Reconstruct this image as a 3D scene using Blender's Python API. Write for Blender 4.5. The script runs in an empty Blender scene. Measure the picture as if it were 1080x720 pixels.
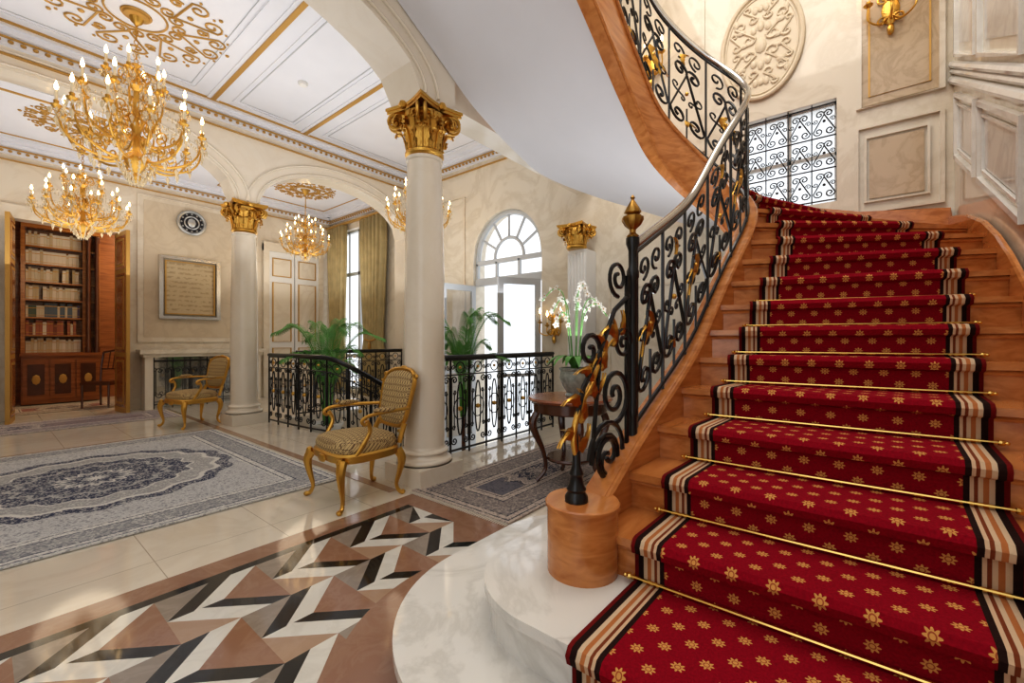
import bpy, math, random, bisect
from mathutils import Vector, Matrix
from math import sin,cos,pi,radians,sqrt,atan2
random.seed(3)
SC=bpy.context.scene
COL=SC.collection
V=Vector
# ------------------------------------------------------------------ materials
def newmat(name):
    m=bpy.data.materials.new(name); m.use_nodes=True
    nt=m.node_tree; b=nt.nodes['Principled BSDF']
    return m,nt,b
def mat(name,col,rough=.5,metal=0,emit=None,es=0,trans=0,coat=0,noise=0,nscale=8,bump=0,bscale=60,alpha=1):
    m,nt,b=newmat(name)
    b.inputs['Base Color'].default_value=(*col,1); b.inputs['Roughness'].default_value=rough
    b.inputs['Metallic'].default_value=metal; b.inputs['Transmission Weight'].default_value=trans
    b.inputs['Coat Weight'].default_value=coat; b.inputs['Alpha'].default_value=alpha
    if emit: b.inputs['Emission Color'].default_value=(*emit,1); b.inputs['Emission Strength'].default_value=es
    tc=nt.nodes.new('ShaderNodeTexCoord')
    if noise:
        n=nt.nodes.new('ShaderNodeTexNoise'); n.inputs['Scale'].default_value=nscale; n.inputs['Detail'].default_value=6
        nt.links.new(tc.outputs['Object'],n.inputs['Vector'])
        r=nt.nodes.new('ShaderNodeValToRGB')
        r.color_ramp.elements[0].position=.3; r.color_ramp.elements[1].position=.7
        r.color_ramp.elements[0].color=(*[c*(1-noise) for c in col],1); r.color_ramp.elements[1].color=(*[min(1,c*(1+noise*.5)) for c in col],1)
        nt.links.new(n.outputs[0],r.inputs[0]); nt.links.new(r.outputs[0],b.inputs['Base Color'])
    if bump:
        n=nt.nodes.new('ShaderNodeTexNoise'); n.inputs['Scale'].default_value=bscale
        nt.links.new(tc.outputs['Object'],n.inputs['Vector'])
        bp=nt.nodes.new('ShaderNodeBump'); bp.inputs['Strength'].default_value=bump; bp.inputs['Distance'].default_value=.02
        nt.links.new(n.outputs[0],bp.inputs['Height']); nt.links.new(bp.outputs[0],b.inputs['Normal'])
    return m
class NT:
    def __init__(s,nt): s.nt=nt
    def m(s,op,a,b=None,c=None):
        n=s.nt.nodes.new('ShaderNodeMath'); n.operation=op
        for i,x in enumerate((a,b,c)):
            if x is None: continue
            if isinstance(x,(int,float)): n.inputs[i].default_value=x
            else: s.nt.links.new(x,n.inputs[i])
        return n.outputs[0]
    def mix(s,f,a,b):
        n=s.nt.nodes.new('ShaderNodeMix'); n.data_type='RGBA'
        for i,x in ((0,f),(6,a),(7,b)):
            if isinstance(x,tuple): n.inputs[i].default_value=(*x,1)
            elif isinstance(x,(int,float)): n.inputs[i].default_value=x
            else: s.nt.links.new(x,n.inputs[i])
        return n.outputs[2]
    def ramp(s,x,els,const=False):
        n=s.nt.nodes.new('ShaderNodeValToRGB'); cr=n.color_ramp
        if const: cr.interpolation='CONSTANT'
        while len(cr.elements)<len(els): cr.elements.new(.5)
        for e,(p,c) in zip(cr.elements,els): e.position=p; e.color=(*c,1)
        s.nt.links.new(x,n.inputs[0]); return n.outputs[0]
    def sep(s,v):
        n=s.nt.nodes.new('ShaderNodeSeparateXYZ'); s.nt.links.new(v,n.inputs[0]); return n.outputs
    def tc(s,k='Object'):
        return s.nt.nodes.new('ShaderNodeTexCoord').outputs[k]
    def tex(s,kind,v,scale,**kw):
        n=s.nt.nodes.new(kind); s.nt.links.new(v,n.inputs['Vector']); n.inputs['Scale'].default_value=scale
        for k,x in kw.items(): n.inputs[k].default_value=x
        return n.outputs
def marble(name,base,vein,scale=1.5,rough=.15,tile=0,joint=(.45,.4,.33),amt=.6,coat=0):
    m,nt,b=newmat(name); N=NT(nt); tc=N.tc()
    n=N.tex('ShaderNodeTexNoise',tc,scale,Detail=9,Roughness=.6,Distortion=1.2)[0]
    d=N.m('ABSOLUTE',N.m('SUBTRACT',n,.5))
    f=N.m('MULTIPLY',N.m('SUBTRACT',1.0,N.m('MINIMUM',1.0,N.m('MULTIPLY',d,14.))),amt)
    n2=N.tex('ShaderNodeTexNoise',tc,scale*.6,Detail=4)[0]
    c=N.mix(N.m('MULTIPLY',n2,.35),base,vein)
    c=N.mix(f,c,vein)
    if tile:
        s=N.sep(tc)
        fx=N.m('FRACT',N.m('DIVIDE',s[0],tile)); fy=N.m('FRACT',N.m('DIVIDE',s[1],tile))
        j=N.m('MAXIMUM',N.m('LESS_THAN',fx,.008),N.m('LESS_THAN',fy,.008))
        c=N.mix(j,c,joint)
    nt.links.new(c,b.inputs['Base Color']); b.inputs['Roughness'].default_value=rough; b.inputs['Coat Weight'].default_value=coat
    return m
GOLD=mat('antique_gold',(.64,.38,.09),.3,1,bump=.2,bscale=90)
GOLDP=mat('gilt_paint',(.54,.32,.09),.45,.55)
BRONZE=mat('dark_gilt_bronze',(.36,.20,.05),.3,1)
BRASS=mat('brass',(.85,.58,.18),.18,1)
IRON=mat('black_iron',(.010,.010,.012),.3,.3,coat=.3)
WHITE=mat('white_plaster',(.77,.78,.83),.6,noise=.03,nscale=2)
CREAMW=marble('cream_stone_wall',(.79,.72,.60),(.58,.47,.34),1.3,.2,amt=.35)
STAIRW=marble('cream_marble_wall',(.81,.75,.64),(.58,.50,.38),1.1,.06,amt=.45)
COLM=marble('column_marble',(.82,.76,.66),(.68,.58,.44),1.6,.12,amt=.15)
PANM=marble('beige_marble_panel',(.62,.49,.34),(.40,.29,.18),3,.10,amt=.5)
FLOORM=marble('polished_cream_floor',(.76,.70,.60),(.60,.51,.40),1.2,.07,tile=.62,joint=(.42,.36,.28),amt=.3)
STEPM=marble('white_step_marble',(.80,.78,.74),(.50,.48,.44),1.9,.06,amt=.45)
TILEK=marble('black_tile',(.010,.010,.012),(.03,.03,.03),5,.07,amt=.3)
TILEW=marble('white_tile',(.76,.74,.68),(.5,.47,.42),4,.07,amt=.25)
TILEB=marble('brown_tile',(.29,.15,.095),(.38,.23,.16),5,.08,amt=.4)
TILEB2=marble('light_brown_tile',(.40,.26,.17),(.47,.33,.24),5,.08,amt=.4)
GREYT=marble('taupe_tile',(.27,.22,.18),(.38,.33,.28),5,.08,amt=.4)
GLASSY=mat('window_glass',(.95,.98,1),.02,0,trans=1)
def frosted():
    m=bpy.data.materials.new('frosted_glass'); m.use_nodes=True; nt=m.node_tree; nt.nodes.clear()
    o=nt.nodes.new('ShaderNodeOutputMaterial'); t=nt.nodes.new('ShaderNodeBsdfTranslucent')
    g=nt.nodes.new('ShaderNodeBsdfTransparent'); mx=nt.nodes.new('ShaderNodeMixShader'); mx.inputs[0].default_value=.5
    nz=nt.nodes.new('ShaderNodeTexNoise'); nz.inputs['Scale'].default_value=6
    r=nt.nodes.new('ShaderNodeValToRGB'); r.color_ramp.elements[0].color=(.82,.86,.9,1); r.color_ramp.elements[1].color=(1,1,1,1)
    nt.links.new(nz.outputs[0],r.inputs[0]); nt.links.new(r.outputs[0],t.inputs[0])
    nt.links.new(t.outputs[0],mx.inputs[1]); nt.links.new(g.outputs[0],mx.inputs[2]); nt.links.new(mx.outputs[0],o.inputs[0]); return m
FROST=frosted()
CRY=mat('amber_tinted_crystal',(.92,.80,.58),.04,0,trans=.45)
CAND=mat('candle_ivory',(.80,.70,.50),.5)
BULB=mat('lit_bulb',(1,.8,.5),.4,emit=(1,.66,.30),es=10)
LEAF=mat('palm_leaf',(.13,.36,.08),.4,noise=.4,nscale=6)
PETAL=mat('orchid_petal',(.78,.77,.72),.5)
POTW=mat('white_pot',(.8,.79,.75),.2); POTD=mat('celadon_glazed_pot',(.36,.40,.36),.15,noise=.4,nscale=20)
CURT=mat('gold_beige_drape',(.50,.40,.20),.55,noise=.2,nscale=5)
DARKW=mat('dark_mahogany',(.09,.03,.015),.2,coat=.3,noise=.3,nscale=5)
def wood(name,c1,c2,rough=.22):
    m,nt,b=newmat(name); N=NT(nt); tc=N.tc()
    mp=nt.nodes.new('ShaderNodeMapping'); mp.inputs['Scale'].default_value=(1.2,5,12); nt.links.new(tc,mp.inputs[0])
    n=N.tex('ShaderNodeTexNoise',mp.outputs[0],2.2,Detail=7,Distortion=.6)[0]
    c=N.ramp(n,[(.3,c1),(.7,c2)]); nt.links.new(c,b.inputs['Base Color'])
    b.inputs['Roughness'].default_value=rough; b.inputs['Coat Weight'].default_value=.35; b.inputs['Coat Roughness'].default_value=.12
    return m
WOOD=wood('honey_oak',(.44,.15,.038),(.66,.28,.09))
WOODB=wood('bookcase_wood',(.20,.06,.018),(.36,.13,.04))
def fabric():
    m,nt,b=newmat('gold_brown_fabric'); N=NT(nt); s=N.sep(N.tc())
    a=N.m('ADD',s[1],N.m('ADD',s[2],s[0])); c=N.m('SUBTRACT',s[1],N.m('ADD',s[2],s[0]))
    p=N.m('MULTIPLY',N.m('SINE',N.m('MULTIPLY',a,85.)),N.m('SINE',N.m('MULTIPLY',c,85.)))
    f=N.m('GREATER_THAN',N.m('ABSOLUTE',p),.22)
    col=N.mix(f,(.15,.08,.035),(.58,.43,.20))
    f2=N.m('GREATER_THAN',p,.75); col=N.mix(f2,col,(.2,.11,.05))
    nt.links.new(col,b.inputs['Base Color']); b.inputs['Roughness'].default_value=.7
    return m
FAB=fabric()
def carpet():
    m,nt,b=newmat('red_runner_carpet'); N=NT(nt); s=N.sep(N.tc('UV'))
    u,v=s[0],s[1]; masks=None
    for off in (0,.5):
        fx=N.m('SUBTRACT',N.m('FRACT',N.m('ADD',N.m('DIVIDE',u,.118),off+10)),.5)
        fy=N.m('SUBTRACT',N.m('FRACT',N.m('ADD',N.m('DIVIDE',v,.118),off)),.5)
        r=N.m('SQRT',N.m('ADD',N.m('MULTIPLY',fx,fx),N.m('MULTIPLY',fy,fy)))
        th=N.m('ARCTAN2',fy,fx)
        R=N.m('ADD',.135,N.m('MULTIPLY',.038,N.m('COSINE',N.m('MULTIPLY',th,8.))))
        k=N.m('LESS_THAN',r,R)
        k=N.m('MULTIPLY',k,N.m('SUBTRACT',1.,N.m('MULTIPLY',N.m('LESS_THAN',N.m('ABSOLUTE',N.m('SUBTRACT',r,.065)),.014),.75)))
        masks=k if masks is None else N.m('MAXIMUM',masks,k)
    n=N.tex('ShaderNodeTexNoise',N.tc('UV'),120)[0]
    red=N.mix(n,(.15,.001,.008),(.35,.003,.018))
    c=N.mix(N.m('MULTIPLY',masks,.92),red,(.66,.34,.10))
    au=N.m('DIVIDE',N.m('ABSOLUTE',u),.52)
    bord=N.ramp(au,[(0,(.2,0,0)),(.785,(.025,.010,.008)),(.815,(.62,.43,.28)),(.835,(.20,.05,.02)),(.853,(.62,.45,.30)),(.878,(.46,.17,.06)),(.905,(.66,.50,.34)),(.932,(.025,.010,.008)),(.97,(.20,.01,.01))],True)
    c=N.mix(N.m('GREATER_THAN',au,.785),c,bord)
    nt.links.new(c,b.inputs['Base Color']); b.inputs['Roughness'].default_value=.95
    b.inputs['Specular IOR Level'].default_value=.15
    bp=nt.nodes.new('ShaderNodeBump'); bp.inputs['Strength'].default_value=.4; bp.inputs['Distance'].default_value=.005
    nt.links.new(n,bp.inputs['Height']); nt.links.new(bp.outputs[0],b.inputs['Normal'])
    return m
CARP=carpet()
def rugmat(name,hx,hy,field,navy,cream,medal=.9,soft=1.):
    m,nt,b=newmat(name); N=NT(nt); tc=N.tc(); s=N.sep(tc)
    ax=N.m('ABSOLUTE',s[0]); ay=N.m('ABSOLUTE',s[1])
    e=N.m('MINIMUM',N.m('SUBTRACT',hx,ax),N.m('SUBTRACT',hy,ay))
    vo=N.tex('ShaderNodeTexVoronoi',tc,20)[0]; vo2=N.tex('ShaderNodeTexVoronoi',tc,42)[0]
    no=N.tex('ShaderNodeTexNoise',tc,26,Detail=4,Distortion=2.)[0]
    sp=N.m('MAXIMUM',N.m('LESS_THAN',vo,.24),N.m('GREATER_THAN',no,.57))
    sp2=N.m('MAXIMUM',N.m('LESS_THAN',vo2,.3),N.m('LESS_THAN',no,.43))
    c=N.mix(N.m('MULTIPLY',sp2,.5*soft),field,N.mix(.45,field,navy)); c=N.mix(N.m('MULTIPLY',sp,.5*soft),c,navy)
    r=N.m('SQRT',N.m('ADD',N.m('MULTIPLY',s[0],s[0]),N.m('MULTIPLY',s[1],s[1])))
    th=N.m('ARCTAN2',s[1],s[0])
    rr=N.m('DIVIDE',N.m('ADD',r,N.m('ADD',N.m('MULTIPLY',.03,N.m('SINE',N.m('MULTIPLY',th,16.))),N.m('MULTIPLY',.05,N.m('SUBTRACT',no,.5)))),medal)
    mid=tuple(a*.5+b_*.5 for a,b_ in zip(navy,cream))
    ring=N.ramp(N.m('MINIMUM',rr,1.),[(0,cream),(.06,navy),(.16,mid),(.20,cream),(.23,navy),(.44,mid),(.48,navy),(.62,cream),(.64,mid),(.80,cream),(.84,navy)],True)
    lace=N.m('MAXIMUM',N.m('MULTIPLY',sp2,.65),N.m('MULTIPLY',N.m('LESS_THAN',vo,.2),.8))
    ring=N.mix(lace,ring,cream)
    if medal: c=N.mix(N.m('LESS_THAN',rr,.95),c,ring)
    bord=N.ramp(N.m('DIVIDE',e,.6),[(0,cream),(.04,navy),(.06,cream),(.13,navy),(.15,mid),(.46,navy),(.48,cream),(.56,navy),(.58,cream)],True)
    bord=N.mix(N.m('MULTIPLY',sp,.6),bord,cream); bord=N.mix(N.m('MULTIPLY',sp2,.45*soft),bord,navy)
    c=N.mix(N.m('LESS_THAN',e,.37),c,bord)
    nt.links.new(c,b.inputs['Base Color']); b.inputs['Roughness'].default_value=.95
    return m
# ------------------------------------------------------------------ mesh builder
def cr(P,sub=6,closed=False):
    P=[V(p) for p in P]; n=len(P); out=[]
    rng=n if closed else n-1
    for i in range(rng):
        if closed: a,b,c,d=P[(i-1)%n],P[i],P[(i+1)%n],P[(i+2)%n]
        else: a,b,c,d=P[max(i-1,0)],P[i],P[i+1],P[min(i+2,n-1)]
        for j in range(sub):
            t=j/sub
            out.append(.5*((2*b)+(c-a)*t+(2*a-5*b+4*c-d)*t*t+(3*b-a-3*c+d)*t**3))
    if not closed: out.append(P[-1].copy())
    return out
class MB:
    def __init__(s,T=None): s.v=[];s.f=[];s.m=[];s.uv={};s.T=T
    def add(s,vs,fs,m=0):
        o=len(s.v); s.v+= [ (s.T@V(p) if s.T else V(p)) for p in vs]
        for f in fs: s.f.append([i+o for i in f]); s.m.append(m)
        return s
    def box(s,x0,x1,y0,y1,z0,z1,m=0):
        vs=[(x,y,z) for z in (z0,z1) for y in (y0,y1) for x in (x0,x1)]
        return s.add(vs,[(0,2,3,1),(4,5,7,6),(0,1,5,4),(1,3,7,5),(3,2,6,7),(2,0,4,6)],m)
    def tube(s,pts,r,n=6,m=0,closed=False,rot=0):
        pts=[V(p) for p in pts]; N=len(pts)
        if N<2: return s
        rs=r if isinstance(r,(list,tuple)) else [r]*N
        if len(rs)!=N: rs=[rs[min(len(rs)-1,int(i*(len(rs)-1)/(N-1)))]*(1-(i*(len(rs)-1)/(N-1))%1)+rs[min(len(rs)-1,int(i*(len(rs)-1)/(N-1))+1)]*((i*(len(rs)-1)/(N-1))%1) for i in range(N)]
        tg=[]
        for i in range(N):
            if closed: t=pts[(i+1)%N]-pts[i-1]
            else: t=pts[min(i+1,N-1)]-pts[max(i-1,0)]
            if t.length<1e-9: t=V((0,0,1))
            tg.append(t.normalized())
        up=V((0,0,1)) if abs(tg[0].z)<.9 else V((1,0,0))
        nn=tg[0].cross(up).normalized(); vs=[]
        for i in range(N):
            nn=(nn-tg[i]*nn.dot(tg[i]))
            if nn.length<1e-6: nn=tg[i].orthogonal()
            nn.normalize(); b=tg[i].cross(nn)
            for k in range(n):
                a=2*pi*k/n+rot; vs.append(pts[i]+(nn*cos(a)+b*sin(a))*rs[i])
        fs=[]
        for i in range(N if closed else N-1):
            j=(i+1)%N
            for k in range(n): fs.append((i*n+k,i*n+(k+1)%n,j*n+(k+1)%n,j*n+k))
        if not closed: fs.append(tuple(range(n-1,-1,-1))); fs.append(tuple((N-1)*n+k for k in range(n)))
        return s.add(vs,fs,m)
    def lathe(s,prof,n=16,c=(0,0,0),m=0,flute=0):
        vs=[];c=V(c)
        for r,z in prof:
            for k in range(n):
                a=2*pi*k/n; rr=r*(1-flute*(k%2)); vs.append((c.x+rr*cos(a),c.y+rr*sin(a),c.z+z))
        fs=[]
        for i in range(len(prof)-1):
            for k in range(n): fs.append((i*n+k,i*n+(k+1)%n,(i+1)*n+(k+1)%n,(i+1)*n+k))
        fs.append(tuple(range(n-1,-1,-1))); fs.append(tuple((len(prof)-1)*n+k for k in range(n)))
        return s.add(vs,fs,m)
    def ball(s,c,rx,ry=None,rz=None,m=0,n=8):
        ry=ry or rx; rz=rz or rx; c=V(c); vs=[];fs=[];h=max(3,n//2)
        for i in range(1,h):
            p=pi*i/h
            for k in range(n): a=2*pi*k/n; vs.append((c.x+rx*sin(p)*cos(a),c.y+ry*sin(p)*sin(a),c.z-rz*cos(p)))
        b=len(vs); vs+= [(c.x,c.y,c.z-rz),(c.x,c.y,c.z+rz)]
        for i in range(h-2):
            for k in range(n): fs.append((i*n+k,i*n+(k+1)%n,(i+1)*n+(k+1)%n,(i+1)*n+k))
        for k in range(n): fs.append((b,(k+1)%n,k)); fs.append(((h-2)*n+k,(h-2)*n+(k+1)%n,b+1))
        return s.add(vs,fs,m)
    def prism(s,poly,z0,z1,m=0):
        n=len(poly); zz0=z0 if isinstance(z0,list) else [z0]*n; zz1=z1 if isinstance(z1,list) else [z1]*n
        vs=[(p[0],p[1],zz0[i]) for i,p in enumerate(poly)]+[(p[0],p[1],zz1[i]) for i,p in enumerate(poly)]
        fs=[tuple(range(n-1,-1,-1)),tuple(range(n,2*n))]+[(i,(i+1)%n,n+(i+1)%n,n+i) for i in range(n)]
        return s.add(vs,fs,m)
    def blade(s,pts,ws,side,m=0,fold=.0):
        pts=[V(p) for p in pts]; N=len(pts); side=V(side).normalized(); vs=[]
        up=V((0,0,1))
        for i,p in enumerate(pts):
            w=ws(i/(N-1)); vs+= [p-side*w+up*fold*w,p,p+side*w+up*fold*w]
        fs=[]
        for i in range(N-1):
            for k in (0,1): fs.append((i*3+k,i*3+k+1,i*3+k+4,i*3+k+3))
        return s.add(vs,fs,m)
    def puff(s,outline,rings,f,m=0):
        n=len(outline); vs=[]
        for sc,h in rings: vs+= [f(a*sc,b*sc,h) for a,b in outline]
        fs=[]
        for i in range(len(rings)-1):
            for k in range(n): fs.append((i*n+k,i*n+(k+1)%n,(i+1)*n+(k+1)%n,(i+1)*n+k))
        fs.append(tuple(range(n-1,-1,-1))); fs.append(tuple((len(rings)-1)*n+k for k in range(n)))
        return s.add(vs,fs,m)
    def obj(s,name,mats,parent=None,smooth=True,world=False,label=None,loc=None):
        off=V((0,0,0))
        if world and parent: off=parent.location
        me=bpy.data.meshes.new(name); me.from_pydata([tuple(p-off) for p in s.v],[],s.f)
        for m in (mats if isinstance(mats,(list,tuple)) else [mats]): me.materials.append(m)
        me.polygons.foreach_set('material_index',s.m)
        if s.uv:
            l=me.uv_layers.new(name='UVMap')
            for p in me.polygons:
                for li in p.loop_indices: l.data[li].uv=s.uv.get(me.loops[li].vertex_index,(0,0))
        if smooth:
            me.polygons.foreach_set('use_smooth',[True]*len(me.polygons))
            try: me.set_sharp_from_angle(angle=radians(38))
            except Exception: pass
        me.update()
        o=bpy.data.objects.new(name,me); COL.objects.link(o)
        if parent: o.parent=parent
        if label: o['label']=label
        if loc: o.location=loc
        return o
def tag(o,label,cat,group=None):
    o['label']=label; o['category']=cat
    if group: o['group']=group
    return o
def empty(name,loc,label,cat,group=None,rz=0):
    e=bpy.data.objects.new(name,None); e.empty_display_size=.1; COL.objects.link(e)
    e.location=loc; e.rotation_euler=(0,0,rz); return tag(e,label,cat,group)
def struct(o): o['kind']='structure'; return o
def copytree(o,parent=None):
    c=o.copy(); COL.objects.link(c)
    if parent: c.parent=parent
    for ch in o.children: copytree(ch,c)
    return c
def place(o,loc,rz=0,sc=1,label=None):
    c=copytree(o); c.location=loc; c.rotation_euler=(0,0,rz); c.scale=(sc,sc,sc)
    if label: c['label']=label
    return c
# ------------------------------------------------------------------ camera
cam=bpy.data.cameras.new('camera'); cam.lens=15; cam.sensor_width=36; cam.clip_start=.05
co=bpy.data.objects.new('camera',cam); COL.objects.link(co); co.location=(0,0,1.25)
co.rotation_euler=(radians(90),0,radians(38.7-90)); SC.camera=co
# ------------------------------------------------------------------ room shell
XW=5.6; YS=-.72; YN=10.4; CZ=4.65; YC=3.07; YB=7.35
mb=MB()
mb.box(-4,2.9,-3,YN,-.2,0); mb.box(2.9,XW,-1,3.5,-.2,0); mb.box(2.9,XW,7.2,YN,-.2,0); mb.box(-1,3.2,YN,14,-.2,0)
mb.box(2.9,XW+6,3.5,7.2,-1.35,-1.2)
struct(mb.obj('floor',FLOORM,smooth=False))
mb=MB()
mb.box(2.86,2.9,3.5,7.2,-1.2,-.2); mb.box(2.9,XW,3.46,3.5,-1.2,-.2); mb.box(2.9,XW,7.2,7.24,-1.2,-.2)
struct(mb.obj('trim_1',STAIRW,smooth=False))
mb=MB()
mb.box(-4,XW,YC+.05,YB,CZ,CZ+.15); mb.box(-4,XW,YB,YN,4.4,4.55); mb.box(-1,3.2,YN+.2,14,3.9,4)
mb.box(0,XW+.3,-1,3.2,7,7.1)
struct(mb.obj('ceiling',WHITE,smooth=False))
mb=MB(); T=.3
def W(y0,y1,z0,z1): mb.box(XW,XW+T,y0,y1,z0,z1)
W(-1,.14,-.2,7); W(.14,1.0,-.2,2.72); W(.14,1.0,3.8,7); W(1.0,3.15,-.2,7)
W(3.15,3.88,-1.3,4.7); W(5.38,8.4,-1.3,4.7); W(8.4,10.2,-.2,.1); W(8.4,10.2,3.95,4.7); W(10.2,10.7,-.2,4.7)
def archseg(mb,f,u0,u1,zf,zt,n=32,m=0):
    for i in range(n):
        a=u0+(u1-u0)*i/n; b=u0+(u1-u0)*(i+1)/n
        za,zb=zf(a),zf(b)
        vs=[f(a,0,za),f(b,0,zb),f(b,0,zt),f(a,0,zt),f(a,1,za),f(b,1,zb),f(b,1,zt),f(a,1,zt)]
        mb.add(vs,[(0,1,2,3),(5,4,7,6),(1,0,4,5),(3,2,6,7)],m)
ell=lambda c,a,zs,r:(lambda u: zs+r*sqrt(max(0,1-((u-c)/a)**2)))
archseg(mb,lambda u,t,z:(XW+T*t,u,z),3.88,5.38,ell(4.63,.75,2.7,.8),4.7)
struct(mb.obj('wall_east',STAIRW,smooth=False))
mb=MB()
mb.box(-4,.30,YN,YN+.2,0,4.5); mb.box(.30,1.58,YN,YN+.2,3.2,4.5); mb.box(1.58,XW,YN,YN+.2,0,4.5)
struct(mb.obj('wall_north',CREAMW,smooth=False))
mb=MB(); mb.box(-2,XW,YS-.2,YS,0,7); struct(mb.obj('wall_south',STAIRW,smooth=False))
mb=MB(); mb.box(-4.2,-4,1,YN,0,4.7); struct(mb.obj('wall_west',CREAMW,smooth=False))
mb=MB(); mb.box(-1.1,-1,YN+.2,14,0,3.9); mb.box(3.2,3.3,YN+.2,14,0,3.9); mb.box(-1,3.2,13.2,13.3,0,3.9)
struct(mb.obj('wall_library',WOODB,smooth=False))
mb=MB()
archseg(mb,lambda u,t,z:(u,YC-.2+.42*t,z),-1.6,2.36,ell(.38,1.98,3.36,.62),7)
mb.box(2.36,2.74,YC-.2,YC+.22,3.36,7); mb.box(2.74,XW,YC-.12,YC+.17,3.45,7); mb.box(-2.2,-1.6,YC-.2,YC+.22,0,7)
struct(mb.obj('wall_arcade',COLM,smooth=False))
mb=MB()
archseg(mb,lambda u,t,z:(u,YB-.17+.34*t,z),-1.5,2.4,ell(.45,1.95,3.36,.85),CZ)
archseg(mb,lambda u,t,z:(u,YB-.17+.34*t,z),2.72,5.45,ell(4.08,1.37,3.36,.72),CZ)
mb.box(2.4,2.72,YB-.17,YB+.17,3.36,CZ); mb.box(5.45,XW,YB-.17,YB+.17,0,CZ); mb.box(-2.1,-1.5,YB-.17,YB+.17,0,CZ)
struct(mb.obj('wall_crossbeam',COLM,smooth=False))
mb=MB()
for (c,a,r,x0,x1,y) in ((.45,1.95,.85,-1.5,2.4,YB-.18),(4.08,1.37,.72,2.72,5.45,YB-.18),(.38,1.98,.62,-1.6,2.36,YC-.21)):
    for dd,rad in ((.03,.014),(.17,.016)):
        pts=[(c+(a+dd)*cos(pi*k/40),y,3.38+(r+dd)*sin(pi*k/40)) for k in range(41)]
        mb.tube(pts,rad,6)
struct(mb.obj('trim_2',COLM))
mb=MB() 
def cornice(mb,p0,p1,inw,zt):
    p0=V((*p0,0));p1=V((*p1,0));inw=V((*inw,0))
    for w,z0,z1,m in ((.10,-.10,0,0),(.16,-.05,0,0),(.06,-.2,-.1,0),(.075,-.137,-.116,1),(.035,-.298,-.283,1)):
        a=[p0,p1,p1+inw*w,p0+inw*w]
        mb.prism([(q.x,q.y) for q in a],zt+z0,zt+z1,m)
    L=(p1-p0).length; n=int(L/.09); d=(p1-p0)/n
    for i in range(n):
        q=p0+d*(i+.5); mb.ball((q+inw*.075+V((0,0,zt-.17))),.026,.026,.022,1,6)
cornice(mb,(-4,YB-.17),(XW,YB-.17),(0,-1),CZ); cornice(mb,(XW,YC+.2),(XW,YB-.2),(-1,0),CZ)
cornice(mb,(-4,YC+.22),(XW,YC+.22),(0,1),CZ)
cornice(mb,(-4,YN),(XW,YN),(0,-1),4.4); cornice(mb,(XW,YB+.2),(XW,YN),(-1,0),4.4); cornice(mb,(-4,YB+.17),(XW,YB+.17),(0,1),4.4)
struct(mb.obj('trim_3',[WHITE,GOLDP]))
mb=MB()
def rect(mb,x0,x1,y0,y1,z,r,m=0,n=4):
    mb.tube([(x0,y0,z),(x1,y0,z),(x1,y1,z),(x0,y1,z)],r,n,m,closed=True,rot=pi/4)
for x in (2.04,3.32): 
    mb.box(x-.026,x+.026,YC+.3,YB-.35,CZ-.03,CZ,1); mb.box(x-.07,x+.07,YC+.3,YB-.35,CZ-.014,CZ,0)
for (x0,x1) in ((-2.2,1.8),(2.25,3.1),(3.55,5.3)):
    rect(mb,x0,x1,YC+.5,YB-.5,CZ-.003,.014,0); rect(mb,x0+.06,x1-.06,YC+.56,YB-.56,CZ-.003,.007,2)
rect(mb,-1.2,2.2,YB+.45,YN-.4,4.395,.014,1); rect(mb,3,5.2,YB+.45,YN-.4,4.395,.014,1)
mb.box(-4,XW,YB-.36,YB-.33,CZ-.02,CZ,1)
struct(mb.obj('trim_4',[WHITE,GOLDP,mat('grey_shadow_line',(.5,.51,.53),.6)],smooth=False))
def vframe(mb,axis,c,a0,a1,z0,z1,r=.02,m=0):
    f=(lambda a,z:(c,a,z)) if axis=='x' else (lambda a,z:(a,c,z))
    mb.tube([f(a0,z0),f(a1,z0),f(a1,z1),f(a0,z1)],r,4,m,closed=True,rot=pi/4)
def vpanel(mb,axis,c,d,a0,a1,z0,z1,m):
    if axis=='x': mb.box(min(c,c+d),max(c,c+d),a0,a1,z0,z1,m)
    else: mb.box(a0,a1,min(c,c+d),max(c,c+d),z0,z1,m)
mb=MB()
PANL=marble('pale_beige_panel',(.68,.58,.44),(.50,.39,.26),2,.15,amt=.3)
for a0,a1 in ((1.85,3.45),(-1.5,.05)):
    vframe(mb,'y',YN-.01,a0,a1,1.25,4.0,.03,0); vpanel(mb,'y',YN,-.008,a0+.08,a1-.08,1.33,3.92,1)
vframe(mb,'y',YN-.01,3.62,3.88,.3,4.0,.02,0)
mb.box(.1,.3,YN-.05,YN,0,3.3,0); mb.box(1.58,1.76,YN-.05,YN,0,3.3,0); mb.box(.1,1.76,YN-.06,YN,3.2,3.42,0)
mb.box(1.76,4.0,YN-.03,YN,0,.18,0)
for y0,y1 in ((5.6,6.2),(6.4,7.1),(7.65,8.2)): vframe(mb,'x',XW-.01,y0,y1,.4,3.9,.022,0)
vframe(mb,'x',XW-.01,1.35,2.7,.3,2.0,.025,0)
struct(mb.obj('trim_5',[CREAMW,PANL],smooth=False))
mb=MB()
vpanel(mb,'x',XW,-.012,-.62,-.06,3.62,6.4,1); vframe(mb,'x',XW-.015,-.64,-.04,3.6,6.4,.03,4); vframe(mb,'x',XW-.015,-.56,-.12,3.7,6.3,.010,2)
vframe(mb,'x',XW-.015,-.64,-.02,2.55,3.4,.03,4); vpanel(mb,'x',XW,-.02,-.52,-.12,2.68,3.26,1); vframe(mb,'x',XW-.02,-.55,-.09,2.65,3.29,.018,4)
vframe(mb,'x',XW-.01,1.45,2.8,3.6,6.4,.025,4)
sl=.52
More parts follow.
